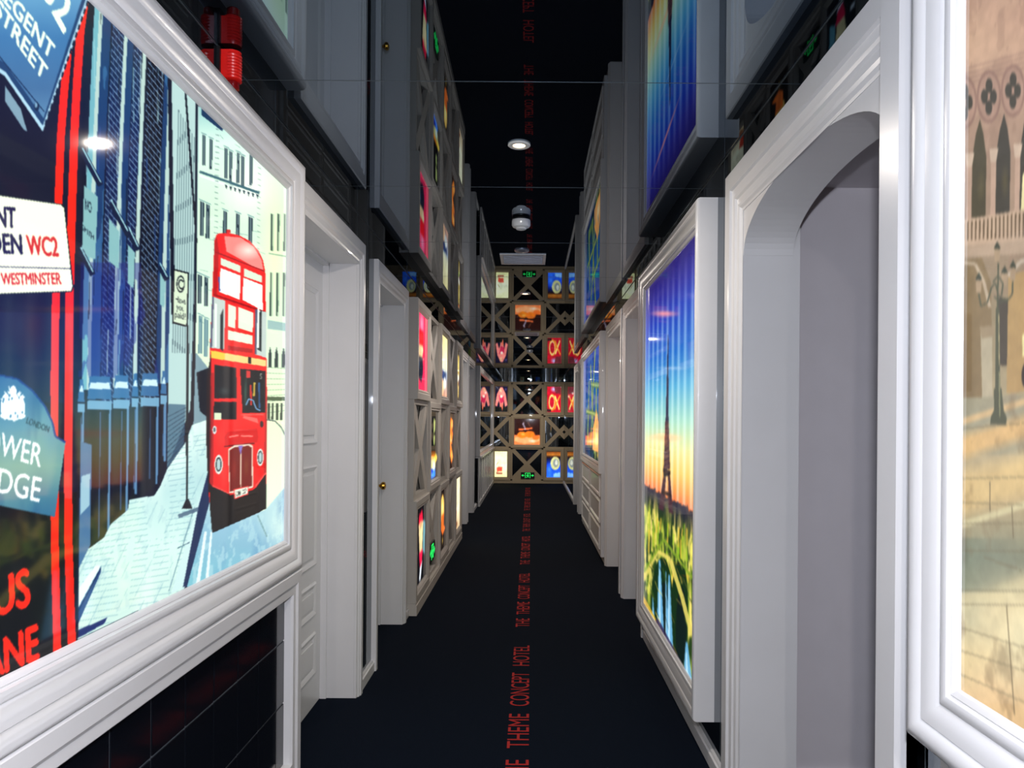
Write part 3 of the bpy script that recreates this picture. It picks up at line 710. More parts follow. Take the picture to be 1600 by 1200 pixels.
mk = A.pmask([(1498, 374), (2400, 280), (2400, 330), (1498, 392)]); A.mix(mk, (190, 164, 140))
A.poly([(1498, 398), (1530, 392), (1545, 430), (1548, 520), (1548, 610), (1498, 612)], (134, 112, 78)); A.path([(1498, 400), (1520, 402), (1534, 430), (1544, 470)], 5, (196, 176, 150)); A.poly([(1530, 510), (1548, 505), (1550, 610), (1534, 612)], (190, 178, 150)); A.poly([(1528, 500), (1552, 498), (1550, 516), (1532, 518)], (160, 140, 110))
A.poly([(1556, 455), (1572, 455), (1572, 560), (1560, 560)], (64, 58, 50)); A.poly([(1572, 420), (1600, 410), (1600, 600), (1572, 604)], (186, 150, 96)); A.path([(1572, 420), (1590, 398), (1640, 380)], 6, (206, 190, 170)); A.poly([(1595, 512), (1604, 505), (1606, 545), (1596, 545)], (255, 244, 170)); A.ell(1600, 575, 5, 18, (44, 36, 34)); A.poly([(1498, 480), (1516, 480), (1518, 600), (1498, 605)], (120, 96, 60), 0.8)
# pavement and bands of low sun
mk = A.B > 612 - (A.A-1500)*0.06
A.mix(mk & (A.B < 700), (150, 150, 130), 0.5)
for y0, wd, c in ((650, 8, (236, 196, 140)), (690, 26, (246, 196, 126)), (765, 46, (240, 206, 140)), (812, 8, (236, 226, 176)), (1000, 90, (250, 226, 170)), (940, 20, (236, 220, 170))):
    q = np.abs(A.B - (y0 - (A.A-1500)*0.34))/wd; A.mix(mk & (q < 1), c, np.clip((1-q)*1.3, 0, 0.85))
A.mix((A.B > 830) & (A.B < 915), (96, 116, 104), 0.55*np.clip(1-(A.A-1500)/110, 0, 1)); A.ell(1600, 985, 60, 110, (255, 246, 200), 1, 0.8); A.ell(1520, 960, 60, 60, (190, 196, 170), 1, 0.5)
A.mix(mk, (110, 86, 60), np.clip((n2-0.6)*2, 0, 0.35))
for y0, sl in ((660, -0.1), (738, -0.04), (775, 0.02), (808, -0.02), (850, 0.0), (912, 0.0), (934, 0.0), (968, 0.3), (1004, 0.3), (1040, 0.42)): A.line(1498, y0, 1900, y0+sl*400, 1.6, (110, 100, 76), 0.8)
for x0, y0, x1, y1 in ((1548, 742, 1549, 790), (1583, 780, 1586, 830), (1577, 935, 1592, 1105), (1540, 860, 1600, 880)): A.line(x0, y0, x1, y1, 1.6, (110, 96, 70), 0.8)
LP = (70, 76, 58)
A.line(1556, 400, 1556, 470, 2.6, LP); A.line(1556, 470, 1558, 600, 5.5, LP, 1, 8); A.poly([(1552, 596), (1564, 596), (1568, 630), (1573, 642), (1572, 652), (1547, 652), (1548, 640), (1553, 630)], LP); A.line(1558, 480, 1560, 560, 1.2, (206, 190, 140)); A.line(1560, 570, 1562, 640, 1.6, (150, 150, 110))
for x, y in ((1554, 368), (1526, 417), (1566, 406), (1579, 397)): A.poly([(x-5, y+8), (x, y-2), (x+5, y+8)], (50, 58, 46)); A.poly([(x-5, y+8), (x+5, y+8), (x+3.6, y+30), (x-3.6, y+30)], (176, 150, 120)); A.line(x-5, y+9, x+5, y+9, 2, (50, 58, 46))
for p in ([(1526, 447), (1530, 468), (1540, 462), (1546, 438), (1552, 432), (1556, 446)], [(1556, 450), (1570, 460), (1579, 448), (1579, 428)], [(1548, 430), (1556, 420), (1564, 432), (1562, 450)], [(1550, 452), (1560, 462), (1572, 456)]): A.path(p, 2.4, LP)
n4 = A.fbm(60, 60, 21); n5 = A.fbm(12, 12, 22)
A.C = A.C*(0.90 + 0.16*n4 + 0.10*(n5-0.5))[..., None]; A.mix(A.B < 2000, (170, 156, 136), 0.18); A.soft = 3
A.build('picture', vb, PRINT3)
m = MB(); m.sbox('R', 0, reg[1], reg[2], 0.12, reg[4], reg[5]); m.build('backing', [WHITE], vb)

# --- night tower with lit pavilion, far right
nb, reg = lightbox('picture_lightbox', 'backlit night picture of a steel tower and glowing pavilion above white panelling', 'R', 7.45, 10.2, 0.87, 2.26, 0.085, 0.10)
A = Art(*reg, 130, 150)
A.vgrad([(0, (30, 60, 150)), (0.5, (34, 90, 150)), (0.75, (40, 70, 80)), (1, (14, 30, 26))])
n1 = A.fbm(4, 4, 11); A.mix(n1 > 0.55, (20, 40, 110), 0.6)
for p in ([(0.30, 0.0), (0.42, 0.45), (0.50, 0.9)], [(0.55, 0.1), (0.45, 0.45), (0.30, 0.95)], [(0.22, 0.3), (0.26, 1.0)], [(0.62, 0.25), (0.70, 0.9)], [(0.1, 0.35), (0.5, 0.3)], [(0.15, 0.6), (0.8, 0.55)]): A.path(p, 0.05, (90, 116, 60), 0.85); A.path(p, 0.02, (186, 196, 110), 0.8)
A.poly([(0.02, 0.92), (0.02, 0.76), (0.16, 0.62), (0.22, 0.55), (0.28, 0.62), (0.4, 0.76), (0.4, 0.92)], (255, 170, 90)); A.ell(0.2, 0.8, 0.12, 0.1, (255, 226, 170), 1)
A.ell(0.6, 0.85, 0.2, 0.08, (130, 150, 60), 1); A.ell(0.12, 0.95, 0.1, 0.04, (240, 190, 60), 1)
A.mix(A.fbm(9, 9, 31) > 0.6, (60, 120, 150), 0.4); A.soft = 2
A.build('picture', nb, PRINT)

# ------------------------------------------------------------------ panelling under the long pictures
def dado_tiled():
    root = thing('tiled_dado', 'black glossy tiled panel in a white frame beneath the bus picture', 'wall panel', V('L', 0, 1.5, 0))
    d0, d1, z0, z1 = 0.35, 2.70, 0.0, 0.854
    m = MB(); m.frame('L', d0, d1, z0, z1, [(0, 0), (0, 0.062), (0.004, 0.066), (0.04, 0.066), (0.05, 0.060), (0.075, 0.060), (0.082, 0.052), (0.085, 0.03), (0.085, 0)])
    m.sbox('L', 0, 0.055, d0+0.085, d1-0.085, 0.085, 0.19); m.sbox('L', 0.0, 0.062, d0+0.08, d1-0.08, 0.19, 0.20)
    m.build('frame', [WHITE], root)
    m = MB(); m.sbox('L', 0, 0.028, d0+0.085, d1-0.085, 0.2, z1-0.02, 1)
    d = 2.535
    while d > d0+0.1:
        for k in range(3):
            za = 0.2+k*0.213; zb = min(za+0.209, 0.835)
            da, db = d-0.1645+0.0025, d-0.0025
            if d == 2.535: pass
            m.prism('L', 0.028, 0.0315, [(max(da, d0+0.085), za+0.002), (db, za+0.002), (db, zb), (max(da, d0+0.085), zb)])
        d -= 0.1675
    for k in range(3): m.sbox('L', 0.028, 0.0315, 2.535+0.0025, d1-0.085, 0.202+k*0.213, min(0.2+k*0.213+0.209, 0.835))
    m.build('tiles', [TILE, GROUT], root)
dado_tiled()
root = thing('dado_panel', 'white panelled dado beneath the night picture of the steel tower', 'wall panel', V('R', 0, 8.8, 0))
m = MB(); m.sbox('R', 0, 0.055, 7.45, 10.2, 0.062, 0.87)
for z0, z1 in ((0.12, 0.34), (0.38, 0.60), (0.64, 0.85)):
    m.frame('R', 7.55, 8.78, z0, z1, [(0, 0.05), (0, 0.063), (0.01, 0.068), (0.025, 0.060), (0.03, 0.05)])
    m.frame('R', 8.86, 10.1, z0, z1, [(0, 0.05), (0, 0.063), (0.01, 0.068), (0.025, 0.060), (0.03, 0.05)])
m.build('panel', [WHITE], root)
# panelling under the right foreground picture
root = thing('dado_panel', 'white framed dark dado beneath the stone square picture', 'wall panel', V('R', 0, 0.9, 0))
m = MB()
for a, b in ((0.70, 1.33), (0.0, 0.66), (-0.85, -0.05)):
    m.frame('R', a, b, 0.062, 0.836, [(0, 0), (0, 0.030), (0.006, 0.034), (0.032, 0.034), (0.04, 0.026), (0.045, 0.0)])
m.build('panel_frame', [WHITE], root)
# framed mirror with its ribbed dado at the far left
root = thing('framed_mirror', 'dark mirror in a pale frame above ribbed panelling at the corridor end', 'mirror', V('L', 0, 14.6, 0.0))
m = MB(); m.frame('L', 12.3, 16.92, 0.80, 2.26, [(0, 0), (0, 0.055), (0.01, 0.06), (0.05, 0.05), (0.07, 0.055), (0.09, 0.04), (0.09, 0)])
m.sbox('L', 0, 0.085, 12.3, 16.92, 0.775, 0.805)
m.build('frame', [WHITE], root)
m = MB(); m.sbox('L', 0, 0.02, 12.39, 16.83, 0.89, 2.17); m.build('mirror_glass', [MIRROR], root)
m = MB(); m.sbox('L', 0, 0.03, 12.3, 16.92, 0, 0.775, 1); m.sbox('L', 0, 0.062, 12.3, 16.92, 0, 0.07)
k = 12.3
while k < 16.9:
    m.prism('L', 0.03, 0.055, [(k, 0.07), (min(k+0.16, 16.92), 0.07), (min(k+0.16, 16.92), 0.775), (k, 0.775)]); k += 0.55
m.build('ribbed_panel', [WHITE, TILE], root)

# ------------------------------------------------------------------ lattice screens with small lightboxes
MOD = 0.72
SBP = lambda H: [(0, 0), (0, H-0.004), (0.004, H), (0.045, H), (0.055, H-0.008), (0.062, H-0.005), (0.070, H-0.012), (0.078, H-0.02), (0.078, 0)]
def small_art(side, h, d0, d1, z0, z1, painter, n=46):
    A = Art(side, h, d0, d1, z0, z1, n, n)
    if side == 'R': A.A = 1-A.A
    painter(A)
    A.C = A.C*(0.82 + 0.36*A.fbm(16, 16, 41))[..., None]; return A
def p_redfig(A):
    A.C[:] = (236, 40, 84); A.ell(0.45, 0.12, 0.3, 0.2, (255, 150, 180), 1); A.poly([(0.25, 0.22), (0.6, 0.2), (0.62, 0.42), (0.28, 0.45)], (240, 24, 36)); A.ell(0.35, 0.5, 0.2, 0.1, (246, 206, 150)); A.ell(0.5, 0.46, 0.1, 0.06, (250, 226, 170))
    A.poly([(0.02, 0.56), (0.55, 0.56), (0.6, 0.75), (0.45, 0.9), (0.05, 0.82)], (26, 30, 44)); A.ell(0.2, 0.66, 0.12, 0.1, (80, 110, 130), 1)
def p_cream(A):
    A.vgrad([(0, (236, 222, 150)), (0.5, (246, 240, 200)), (0.62, (150, 170, 190)), (1, (210, 150, 120))]); A.poly([(0.1, 0.55), (0.9, 0.6), (0.8, 0.75), (0.3, 0.85)], (56, 76, 120)); A.ell(0.3, 0.85, 0.25, 0.14, (246, 196, 150)); A.ell(0.65, 0.78, 0.2, 0.1, (236, 236, 226)); A.ell(0.2, 0.62, 0.12, 0.06, (160, 60, 60))
def p_night(A):
    A.C[:] = (36, 30, 26); A.poly([(0.3, 0.1), (0.7, 0.1), (0.72, 0.4), (0.6, 0.95), (0.4, 0.95)], (190, 160, 80)); A.ell(0.5, 0.55, 0.14, 0.08, (255, 250, 230)); A.ell(0.55, 0.3, 0.18, 0.16, (210, 200, 120), 1); A.ell(0.5, 0.75, 0.12, 0.16, (226, 200, 150), 1); A.ell(0.6, 0.65, 0.1, 0.06, (90, 40, 60))
def p_toy(A):
    A.C[:] = (16, 14, 12); A.poly([(0.5, 0.1), (0.7, 0.12), (0.66, 0.3), (0.5, 0.32)], (196, 206, 120)); A.poly([(0.5, 0.34), (0.66, 0.34), (0.62, 0.5), (0.5, 0.48)], (176, 190, 110)); A.poly([(0.0, 0.34), (0.2, 0.4), (0.24, 0.66), (0.0, 0.7)], (236, 150, 30))
    A.ell(0.4, 0.70, 0.4, 0.07, (240, 130, 30)); A.ell(0.75, 0.7, 0.2, 0.06, (250, 206, 60)); A.ell(0.45, 0.80, 0.3, 0.11, (196, 190, 120)); A.ell(0.55, 0.82, 0.12, 0.08, (226, 236, 220)); A.ell(0.4, 0.93, 0.35, 0.07, (60, 130, 230)); A.ell(0.3, 0.88, 0.16, 0.04, (26, 40, 160))
def p_orange(A):
    A.C[:] = (40, 22, 14); A.poly([(0.1, 0.3), (0.4, 0.06), (0.8, 0.12), (0.8, 0.4), (0.5, 0.56), (0.86, 0.8), (0.6, 0.92), (0.2, 0.7), (0.1, 0.5)], (250, 130, 50)); A.ell(0.6, 0.2, 0.2, 0.12, (255, 206, 110), 1); A.ell(0.3, 0.42, 0.22, 0.12, (255, 180, 120), 1); A.ell(0.6, 0.75, 0.16, 0.12, (255, 190, 80), 1); A.ell(0.7, 0.3, 0.08, 0.05, (150, 60, 30))
def p_dancer(A):
    A.C[:] = (12, 12, 16); A.poly([(0.36, 0.08), (0.62, 0.06), (0.7, 0.2), (0.3, 0.24)], (226, 26, 60)); A.poly([(0.3, 0.22), (0.72, 0.2), (0.64, 0.62), (0.4, 0.64)], (246, 220, 160)); A.poly([(0.72, 0.2), (0.92, 0.24), (0.9, 0.7), (0.7, 0.62)], (96, 150, 160)); A.poly([(0.36, 0.6), (0.7, 0.6), (0.6, 0.8), (0.44, 0.78)], (226, 30, 70)); A.poly([(0.44, 0.8), (0.66, 0.74), (0.5, 0.98), (0.38, 0.96)], (226, 232, 240)); A.ell(0.14, 0.58, 0.08, 0.04, (210, 210, 210)); A.ell(0.5, 0.24, 0.14, 0.05, (240, 170, 120))
def p_gold(A):
    A.C[:] = (26, 18, 14); A.ell(0.45, 0.32, 0.26, 0.24, (250, 196, 96)); A.ell(0.45, 0.3, 0.16, 0.14, (255, 226, 150), 1); A.poly([(0.3, 0.42), (0.7, 0.42), (0.66, 0.6), (0.9, 0.68), (0.5, 0.76), (0.3, 0.66)], (240, 110, 40)); A.ell(0.5, 0.84, 0.1, 0.08, (210, 170, 80), 1)
def p_creamtall(A):
    A.vgrad([(0, (246, 236, 190)), (0.6, (250, 236, 196)), (1, (206, 176, 130))]); A.poly([(0.02, 0.6), (0.4, 0.64), (0.3, 0.86), (0.05, 0.86)], (190, 60, 40)); A.ell(0.3, 0.9, 0.22, 0.06, (150, 90, 60))
def p_food(A):
    A.C[:] = (44, 18, 14); A.mix(A.B > 0.62, (250, 130, 70)); A.ell(0.5, 0.80, 0.5, 0.16, (255, 170, 110)); A.ell(0.30, 0.62, 0.18, 0.13, (250, 130, 30)); A.ell(0.60, 0.60, 0.20, 0.13, (246, 120, 30)); A.ell(0.33, 0.6, 0.1, 0.06, (255, 200, 90), 1); A.ell(0.85, 0.72, 0.14, 0.1, (240, 110, 40)); A.ell(0.7, 0.86, 0.16, 0.06, (255, 246, 226), 1); A.line(0.16, 0.42, 0.7, 0.36, 0.07, (236, 110, 60)); A.path([(0.36, 0.12), (0.34, 0.2), (0.4, 0.3), (0.42, 0.42)], 0.035, (220, 210, 240)); A.path([(0.52, 0.1), (0.62, 0.3)], 0.02, (150, 90, 60))
def p_basket(A):
    A.C[:] = (26, 22, 44); A.poly([(0.0, 0.75), (0.15, 0.3), (0.4, 0.05), (0.6, 0.05), (0.85, 0.3), (1.0, 0.75), (0.8, 0.8), (0.7, 0.5), (0.6, 0.95), (0.45, 0.9), (0.3, 0.55), (0.15, 0.8)], (240, 130, 120)); A.ell(0.45, 0.15, 0.16, 0.12, (255, 206, 150), 1); A.poly([(0.3, 0.35), (0.7, 0.4), (0.7, 0.62), (0.4, 0.66)], (206, 40, 80)); A.ell(0.5, 0.4, 0.1, 0.06, (250, 220, 200)); A.poly([(0, 0.82), (1, 0.82), (1, 1), (0, 1)], (10, 16, 12)); A.poly([(0.45, 0.7), (0.65, 0.7), (0.6, 0.97)], (250, 120, 90)); A.ell(0.85, 0.12, 0.12, 0.06, (90, 80, 150), 1)
def p_pretzel(A):
    A.C[:] = (200, 14, 40); A.ell(0.5, 0.1, 0.3, 0.14, (170, 200, 250), 1); A.poly([(0.5, 0.0), (1, 0.0), (1, 0.3), (0.6, 0.25)], (110, 40, 50)); A.ring(0.36, 0.62, 0.26, 0.33, 0.34, (250, 140, 40)); A.ring(0.34, 0.6, 0.2, 0.28, 0.2, (255, 220, 150)); A.path([(0.56, 0.36), (0.72, 0.62), (0.9, 0.9)], 0.09, (255, 220, 120)); A.path([(0.95, 0.34), (0.7, 0.62), (0.55, 0.9)], 0.08, (250, 150, 50)); A.poly([(0, 0.88), (0.3, 0.88), (0.3, 1), (0, 1)], (50, 10, 20))
def p_paper(A):
    A.vgrad([(0, (252, 255, 190)), (0.5, (252, 255, 214)), (1, (246, 246, 170))]); A.poly([(0.15, 0.62), (0.62, 0.6), (0.6, 0.78), (0.2, 0.8)], (236, 70, 50), 0.9); A.poly([(0.15, 0.82), (0.62, 0.84), (0.62, 0.88), (0.15, 0.88)], (150, 50, 40)); A.path([(0.14, 0.52), (0.3, 0.42)], 0.03, (150, 120, 70)); A.line(0, 0.3, 1, 0.3, 0.012, (220, 226, 160)); A.line(0, 0.55, 1, 0.55, 0.012, (220, 226, 160))
def p_shell(A):
    A.C[:] = (26, 70, 220); A.vgrad([(0, (120, 60, 20)), (0.12, (200, 120, 40)), (0.2, (40, 20, 16)), (0.3, (16, 24, 70)), (0.5, (20, 60, 200)), (1, (40, 110, 250))]); A.ell(0.62, 0.45, 0.34, 0.26, (206, 206, 140)); A.ell(0.66, 0.44, 0.2, 0.16, (140, 150, 150)); A.ell(0.7, 0.42, 0.1, 0.1, (226, 230, 210)); A.ell(0.2, 0.7, 0.25, 0.3, (60, 130, 255), 1); A.poly([(0.5, 0.86), (1, 0.8), (1, 0.98), (0.5, 1)], (130, 190, 250))

def cell_cross(m, side, d0, d1, z0, z1, h0, h1, wd=0.075, lim=None):
    """two diagonal boards in one square bay"""
    for (xa, za, xb, zb) in ((d0, z0, d1, z1), (d0, z1, d1, z0)):
        L = math.hypot(xb-xa, zb-za); nx, nz = -(zb-za)/L*wd/2, (xb-xa)/L*wd/2
        p = [(xa+nx, za+nz), (xb+nx, zb+nz), (xb-nx, zb-nz), (xa-nx, za-nz)]
        if lim: p = clip(p, *lim)
        p = clip(p, d0, d1, z0, z1)
        if len(p) > 2: m.prism(side, h0, h1 - (0.0012 if zb > za else 0), p)
def clip(p, d0, d1, z0, z1):
    for ax, val, sgn in ((0, d0, 1), (0, d1, -1), (1, z0, 1), (1, z1, -1)):
        out = []
        for i in range(len(p)):
            a, b = p[i-1], p[i]; ia = (a[ax]-val)*sgn >= -1e-9; ib = (b[ax]-val)*sgn >= -1e-9
            if ia != ib:
                t = (val-a[ax])/(b[ax]-a[ax]); out.append((a[0]+t*(b[0]-a[0]), a[1]+t*(b[1]-a[1])))
            if ib: out.append(b)
        p = out
        if not p: return []
    return p

# left screen: five bays long, three high
G1 = 'small lightboxes in the left lattice screen'
S0, B0 = 5.40, 0.085
root = thing('lattice_screen', 'taupe lattice of crossed boards along the left wall between the small lightboxes', 'screen', V('L', 0, 7.2, 0))
m = MB()
m.sbox('L', 0, 0.074, S0, S0+5*MOD, 0, 0.07); m.sbox('L', 0, 0.068, S0, S0+5*MOD, 0.07, B0)
m.build('plinth', [LATTICE], root)
cells = [(c, r) for c in range(5) for r in range(3) if (c + r) % 2]
for c, r in cells:
    d0 = S0+c*MOD; z0 = B0+r*MOD; m = MB()
    m.frame('L', d0, d0+MOD, z0, z0+MOD, [(0, 0), (0, 0.045), (0.035, 0.045), (0.035, 0)])
    cell_cross(m, 'L', d0+0.03, d0+MOD-0.03, z0+0.03, z0+MOD-0.03, 0.004, 0.042, 0.11)
    m.build('crossed_boards', [LATTICE], root)
arts = {(0, 2): (p_redfig, 'small lightbox of a figure on pink, left screen top, nearest the camera'),
        (2, 2): (p_cream, 'small lightbox of a cream and blue print, left screen top row middle'),
        (4, 2): (p_night, 'small lightbox of a dark print with a white spot, left screen top row farthest'),
        (1, 1): (p_toy, 'small lightbox with orange and blue toy shapes on black, left screen middle row'),
        (3, 1): (p_orange, 'small lightbox with a flame-orange print, left screen middle row, farther one'),
        (0, 0): (p_dancer, 'small lightbox of a red and cream figure on black, left screen bottom, nearest'),
        (2, 0): (p_gold, 'small lightbox with a golden print on dark, left screen bottom row middle'),
        (4, 0): (p_creamtall, 'small lightbox with a pale cream print, left screen bottom row farthest')}
for (c, r), (pf, lab) in arts.items():
    d0, z0 = S0+c*MOD, B0+r*MOD
    rt = thing('small_lightbox', lab, 'lightbox', V('L', 0, d0+MOD/2, z0), G1)
    m = MB(); m.frame('L', d0+0.001, d0+MOD-0.001, z0+0.001, z0+MOD-0.001, SBP(0.07)); m.build('frame', [LATTICE], rt)
    A = small_art('L', 0.048, d0+0.078, d0+MOD-0.078, z0+0.078, z0+MOD-0.078, pf); A.build('picture', rt, PRINT2)

# end screen
root = thing('lattice_screen', 'beige lattice of crossed boards closing the end of the corridor', 'screen', V('E', 0, -0.06, 0))
EC = -0.075            # centre line of the middle bay
for p, q in ((0, 0.06), (2.22, 2.245)):
    m = MB(); m.sbox('E', 0, 0.05, WL, WR, p, q); m.build('rail', [ENDPAINT], root)
LIM = (WL, WR, 0, 3)
def ebay(c): return (max(WL, EC+(c-0.5)*MOD), min(WR, EC+(c+0.5)*MOD))
for c in (-1, 0, 1):
    for r in range(3):
        if (c, r) not in ((-1, 1), (1, 1), (0, 0), (0, 2)): continue
        da, db = EC+(c-0.5)*MOD, EC+(c+0.5)*MOD; z0 = 0.06+r*MOD; m = MB()
        for q in ([(da, z0), (da+0.04, z0), (da+0.04, z0+MOD), (da, z0+MOD)], [(db-0.04, z0), (db, z0), (db, z0+MOD), (db-0.04, z0+MOD)],
                  [(da, z0), (db, z0), (db, z0+0.03), (da, z0+0.03)], [(da, z0+MOD-0.03), (db, z0+MOD-0.03), (db, z0+MOD), (da, z0+MOD)]):
            q = clip(q, *LIM)
            if len(q) > 2: m.prism('E', 0, 0.045, q)
        cell_cross(m, 'E', da+0.03, db-0.03, z0+0.025, z0+MOD-0.025, 0.004, 0.04, 0.085, LIM)
        if c == 0 and r == 0:      # solid triangle behind the exit sign
            m.prism('E', 0.003, 0.038, [(da+0.04, z0+0.03), (db-0.04, z0+0.03), ((da+db)/2, z0+MOD/2)])
        m.build('crossed_boards', [ENDPAINT], root)
G2 = 'small lightboxes in the end lattice screen'
earts = {(0, 1): (p_food, 'small lightbox of orange food under steam, centre of the end screen'),
         (-1, 2): (p_basket, 'small lightbox of a pink and dark print, upper left of the end screen'),
         (1, 2): (p_pretzel, 'small lightbox of a golden pretzel on red, upper right of the end screen'),
         (-1, 0): (p_paper, 'small lightbox glowing pale yellow with a red mark, lower left of the end screen'),
         (1, 0): (p_shell, 'small lightbox of a pale shell on blue, lower right of the end screen')}
for (c, r), (pf, lab) in earts.items():
    da, db = ebay(c); z0 = 0.06+r*MOD
    rt = thing('small_lightbox', lab, 'lightbox', V('E', 0, (da+db)/2, z0), G2)
    m = MB(); m.frame('E', da+0.001, db-0.001, z0+0.001, z0+MOD-0.001, SBP(0.06)); m.build('frame', [ENDPAINT], rt)
    A = small_art('E', 0.04, da+0.078, db-0.078, z0+0.078, z0+MOD-0.078, pf, 40); A.build('picture', rt, PRINT2)

# ------------------------------------------------------------------ exit signs
def exit_sign(side, cd, cz, h, wd, hh, label):
    rt = thing('exit_sign', label, 'exit sign', V(side, h, cd, cz-hh/2), 'green exit signs')
    m = MB(); m.sbox(side, h, h+0.014, cd-wd/2, cd+wd/2, cz-hh/2, cz+hh/2)
    m.build('housing', [GREENDARK], rt)
    g = MB(); a, b = h+0.0135, h+0.016
    u = hh
    def P(pts): g.prism(side, a, b, [(cd+x*u, cz+z*u) for x, z in pts])
    # running figure stepping through a door
    P([(-0.42, -0.40), (-0.34, -0.40), (-0.34, 0.34), (0.34, 0.34), (0.34, -0.40), (0.42, -0.40), (0.42, 0.42), (-0.42, 0.42)])
    P([(0.0, 0.16), (0.12, 0.16), (0.12, 0.29), (0.0, 0.29)])
    P([(-0.10, 0.12), (0.06, 0.14), (0.10, -0.08), (-0.04, -0.10)])
    P([(0.06, 0.14), (0.24, 0.0), (0.20, -0.05), (0.04, 0.06)]); P([(-0.10, 0.12), (-0.24, 0.04), (-0.22, -0.06), (-0.08, 0.04)])
    P([(-0.04, -0.08), (0.10, -0.08), (0.20, -0.30), (0.12, -0.33), (0.03, -0.16)]); P([(-0.04, -0.08), (0.03, -0.14), (-0.14, -0.34), (-0.26, -0.30), (-0.24, -0.24), (-0.14, -0.26)])
    for s_ in (-1, 1): P([(s_*0.52, 0.05), (s_*0.72, 0.05), (s_*0.72, 0.2), (s_*1.0, 0.0), (s_*0.72, -0.2), (s_*0.72, -0.05), (s_*0.52, -0.05)])
    g.build('running_figure_symbol', [GREENGLOW], rt)
exit_sign('L', S0+1.34*MOD, 0.29, 0.046, 0.33, 0.15, 'green running figure exit sign low in the left lattice screen')
exit_sign('E', EC+0.02, 0.175, 0.046, 0.30, 0.14, 'green running figure exit sign at the foot of the end screen')

# ------------------------------------------------------------------ ceiling fittings
def downlight(y, lab):
    rt = thing('ceiling_downlight', lab, 'ceiling light', (LAMP_X, y, CEIL), 'round recessed downlights')
    m = MB(); m.lathe((LAMP_X, y, CEIL), (0, 0, -1), [(0.021, 0.001), (0.041, 0.0), (0.042, 0.004), (0.038, 0.007), (0.024, 0.006), (0.021, 0.001)], 36)
    m.build('trim_ring', [PLASTIC], rt, smooth=True)
    m = MB(); m.lathe((LAMP_X, y, CEIL), (0, 0, -1), [(0.022, 0.0), (0.022, 0.004), (0.012, 0.006), (0.0, 0.0065)], 28)
    m.build('lamp_lens', [LAMPGLOW], rt, smooth=True)
downlight(2.84, 'round warm downlight in the dark ceiling, nearest and largest')
downlight(6.15, 'round warm downlight, second from the camera, seen over the reflected end screen')
downlight(9.40, 'round warm downlight, third from the camera, beyond the second grille')
downlight(12.8, 'round warm downlight, fourth along the ceiling, a small far point')
downlight(15.6, 'round warm downlight closest to the end screen')
downlight(-0.4, 'round warm downlight right above where the viewer stands')
downlight(-2.6, 'round warm downlight, unseen, added behind the viewer for frontal light')

def detector(x, y, lab, r=0.046, hh=0.055):
    rt = thing('smoke_detector', lab, 'smoke detector', (x, y, CEIL), 'round white smoke detectors')
    m = MB(); m.lathe((x, y, CEIL), (0, 0, -1), [(r*0.9, 0), (r, 0.004), (r, 0.012)], 32); m.build('mount', [DARKPL], rt, smooth=True)
    m = MB(); m.lathe((x, y, CEIL), (0, 0, -1), [(r, 0.012), (r*1.02, 0.02), (r*1.02, 0.038), (r*0.9, 0.046), (r*0.6, 0.05)], 32); m.build('body', [PLASTIC], rt, smooth=True)
    m = MB()
    for k in range(14):
        a = 2*math.pi*k/14; cx, cy = x+math.cos(a)*r*0.5, y+math.sin(a)*r*0.5
        m.box(cx-0.003, cx+0.003, cy-0.003, cy+0.003, CEIL-0.056, CEIL-0.05)
    m.lathe((x, y, CEIL), (0, 0, -1), [(r*0.60, 0.050), (r*0.62, 0.052), (r*0.5, hh+0.003), (0.002, hh+0.005)], 24); m.build('sensor_cap', [PLASTIC], rt, smooth=True)
    m = MB(); m.lathe((x, y-r*1.02, CEIL-0.03), (0, -1, 0), [(0.003, 0), (0.003, 0.002), (0.001, 0.003)], 10)
    m.build('indicator', [mat('indicator', (1, 1, 1, 1), 0.3, emit=(1, 1, 1, 1), es=1.5)], rt)
detector(-0.055, 3.87, 'round white smoke detector hanging under the dark ceiling past the first downlight')
detector(-0.02, 10.9, 'small distant white smoke detector between the far downlights')
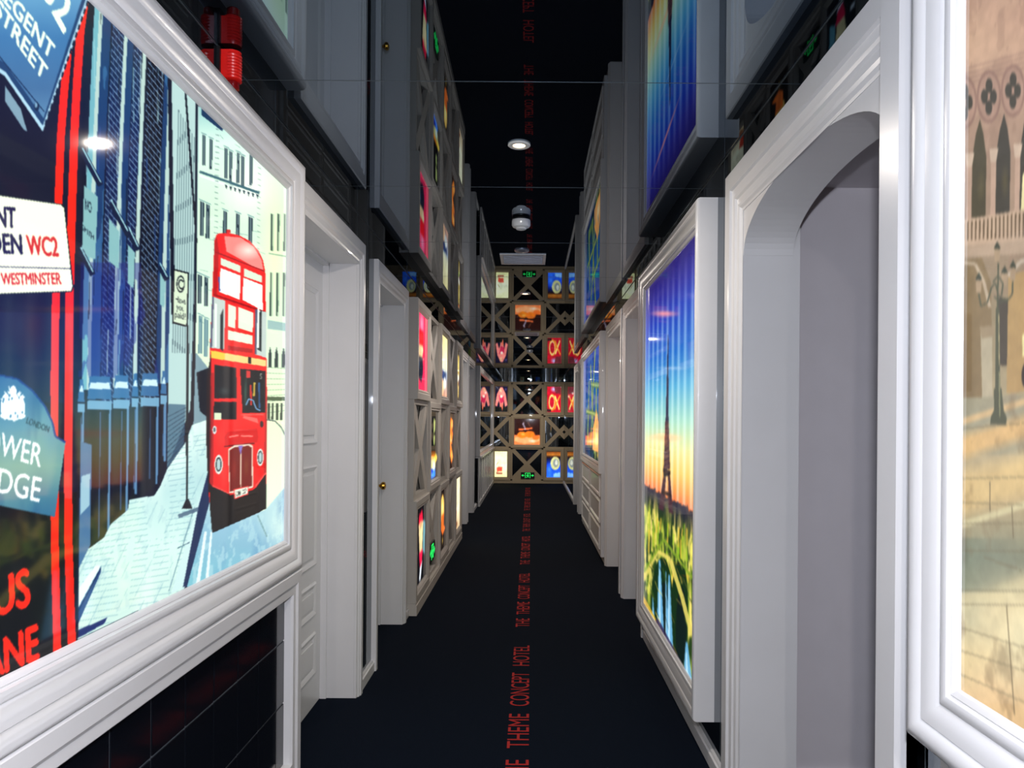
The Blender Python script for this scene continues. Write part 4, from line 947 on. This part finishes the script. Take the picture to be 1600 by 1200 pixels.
def grille(x, y, lab):
    rt = thing('ceiling_grille', lab, 'ceiling vent', (x, y, CEIL), 'square grey ceiling grilles')
    m = MB()
    w_, l_ = 0.142, 0.15
    for a, b, c, d in ((-w_, w_, -l_, -l_+0.018), (-w_, w_, l_-0.018, l_), (-w_, -w_+0.018, -l_+0.018, l_-0.018), (w_-0.018, w_, -l_+0.018, l_-0.018)):
        m.box(x+a, x+b, y+c, y+d, CEIL-0.005, CEIL)
    m.build('frame', [PLASTIC], rt)
    m = MB(); m.box(x-w_+0.018, x+w_-0.018, y-l_+0.018, y+l_-0.018, CEIL-0.0025, CEIL-0.001)
    for k in range(9):
        yy = y-l_+0.03+k*0.0295; m.box(x-w_+0.02, x+w_-0.02, yy, yy+0.012, CEIL-0.0045, CEIL-0.0025)
    m.build('grille_face', [CHROME], rt)
grille(-0.055, 4.85, 'square pale grey grille in the ceiling, the nearer one')
grille(-0.05, 9.02, 'square pale grey grille in the ceiling, the farther one')
def speaker(x, y, lab):
    m = MB(); m.lathe((x, y, CEIL), (0, 0, -1), [(0.044, 0), (0.044, 0.005), (0.038, 0.010), (0.01, 0.012), (0.002, 0.012)], 28)
    tag(m.build('ceiling_speaker', [CHROME], None, smooth=True), lab, 'ceiling speaker', 'flat round ceiling discs')
speaker(-0.06, 4.60, 'flat round grey ceiling disc just before the nearer grille')
speaker(-0.05, 8.60, 'flat round grey ceiling disc just before the farther grille')

# ------------------------------------------------------------------ fire alarm on the left wall
al = thing('fire_alarm', 'red ribbed fire alarm sounder and strobe high above the bus picture', 'alarm', V('L', 0, 2.13, 2.28))
ax_, ay_ = WL, 2.13
m = MB(); m.sbox('L', 0, 0.008, ay_-0.032, ay_+0.032, 2.30, 2.397); m.build('back_plate', [DARKPL], al)
m = MB(); cx_ = WL+0.032
prof = [(0.022, 0.0)]
for k in range(9): prof += [(0.0245, 0.001+k*0.0085), (0.0225, 0.005+k*0.0085)]
prof += [(0.023, 0.080), (0.014, 0.084), (0.004, 0.085)]
m.lathe((cx_, ay_, 2.312), (0, 0, 1), prof, 30)
so = m.build('sounder', [REDPL], al, smooth=True)
m = MB(); m.sbox('L', 0.006, 0.03, ay_-0.0225, ay_+0.0225, 2.316, 2.392); br = m.build('bracket', [REDPL], None); br.parent = so; br.location = (0, 0, 0)
m = MB(); m.lathe((cx_, ay_, 2.286), (0, 0, 1), [(0.014, 0), (0.018, 0.004), (0.018, 0.022), (0.013, 0.026)], 24); m.build('strobe_lens', [mat('smoked_red_lens', rgb(120, 10, 12), 0.15)], al, smooth=True)

for o in bpy.data.objects:
    if 'base' in o: del o['base']
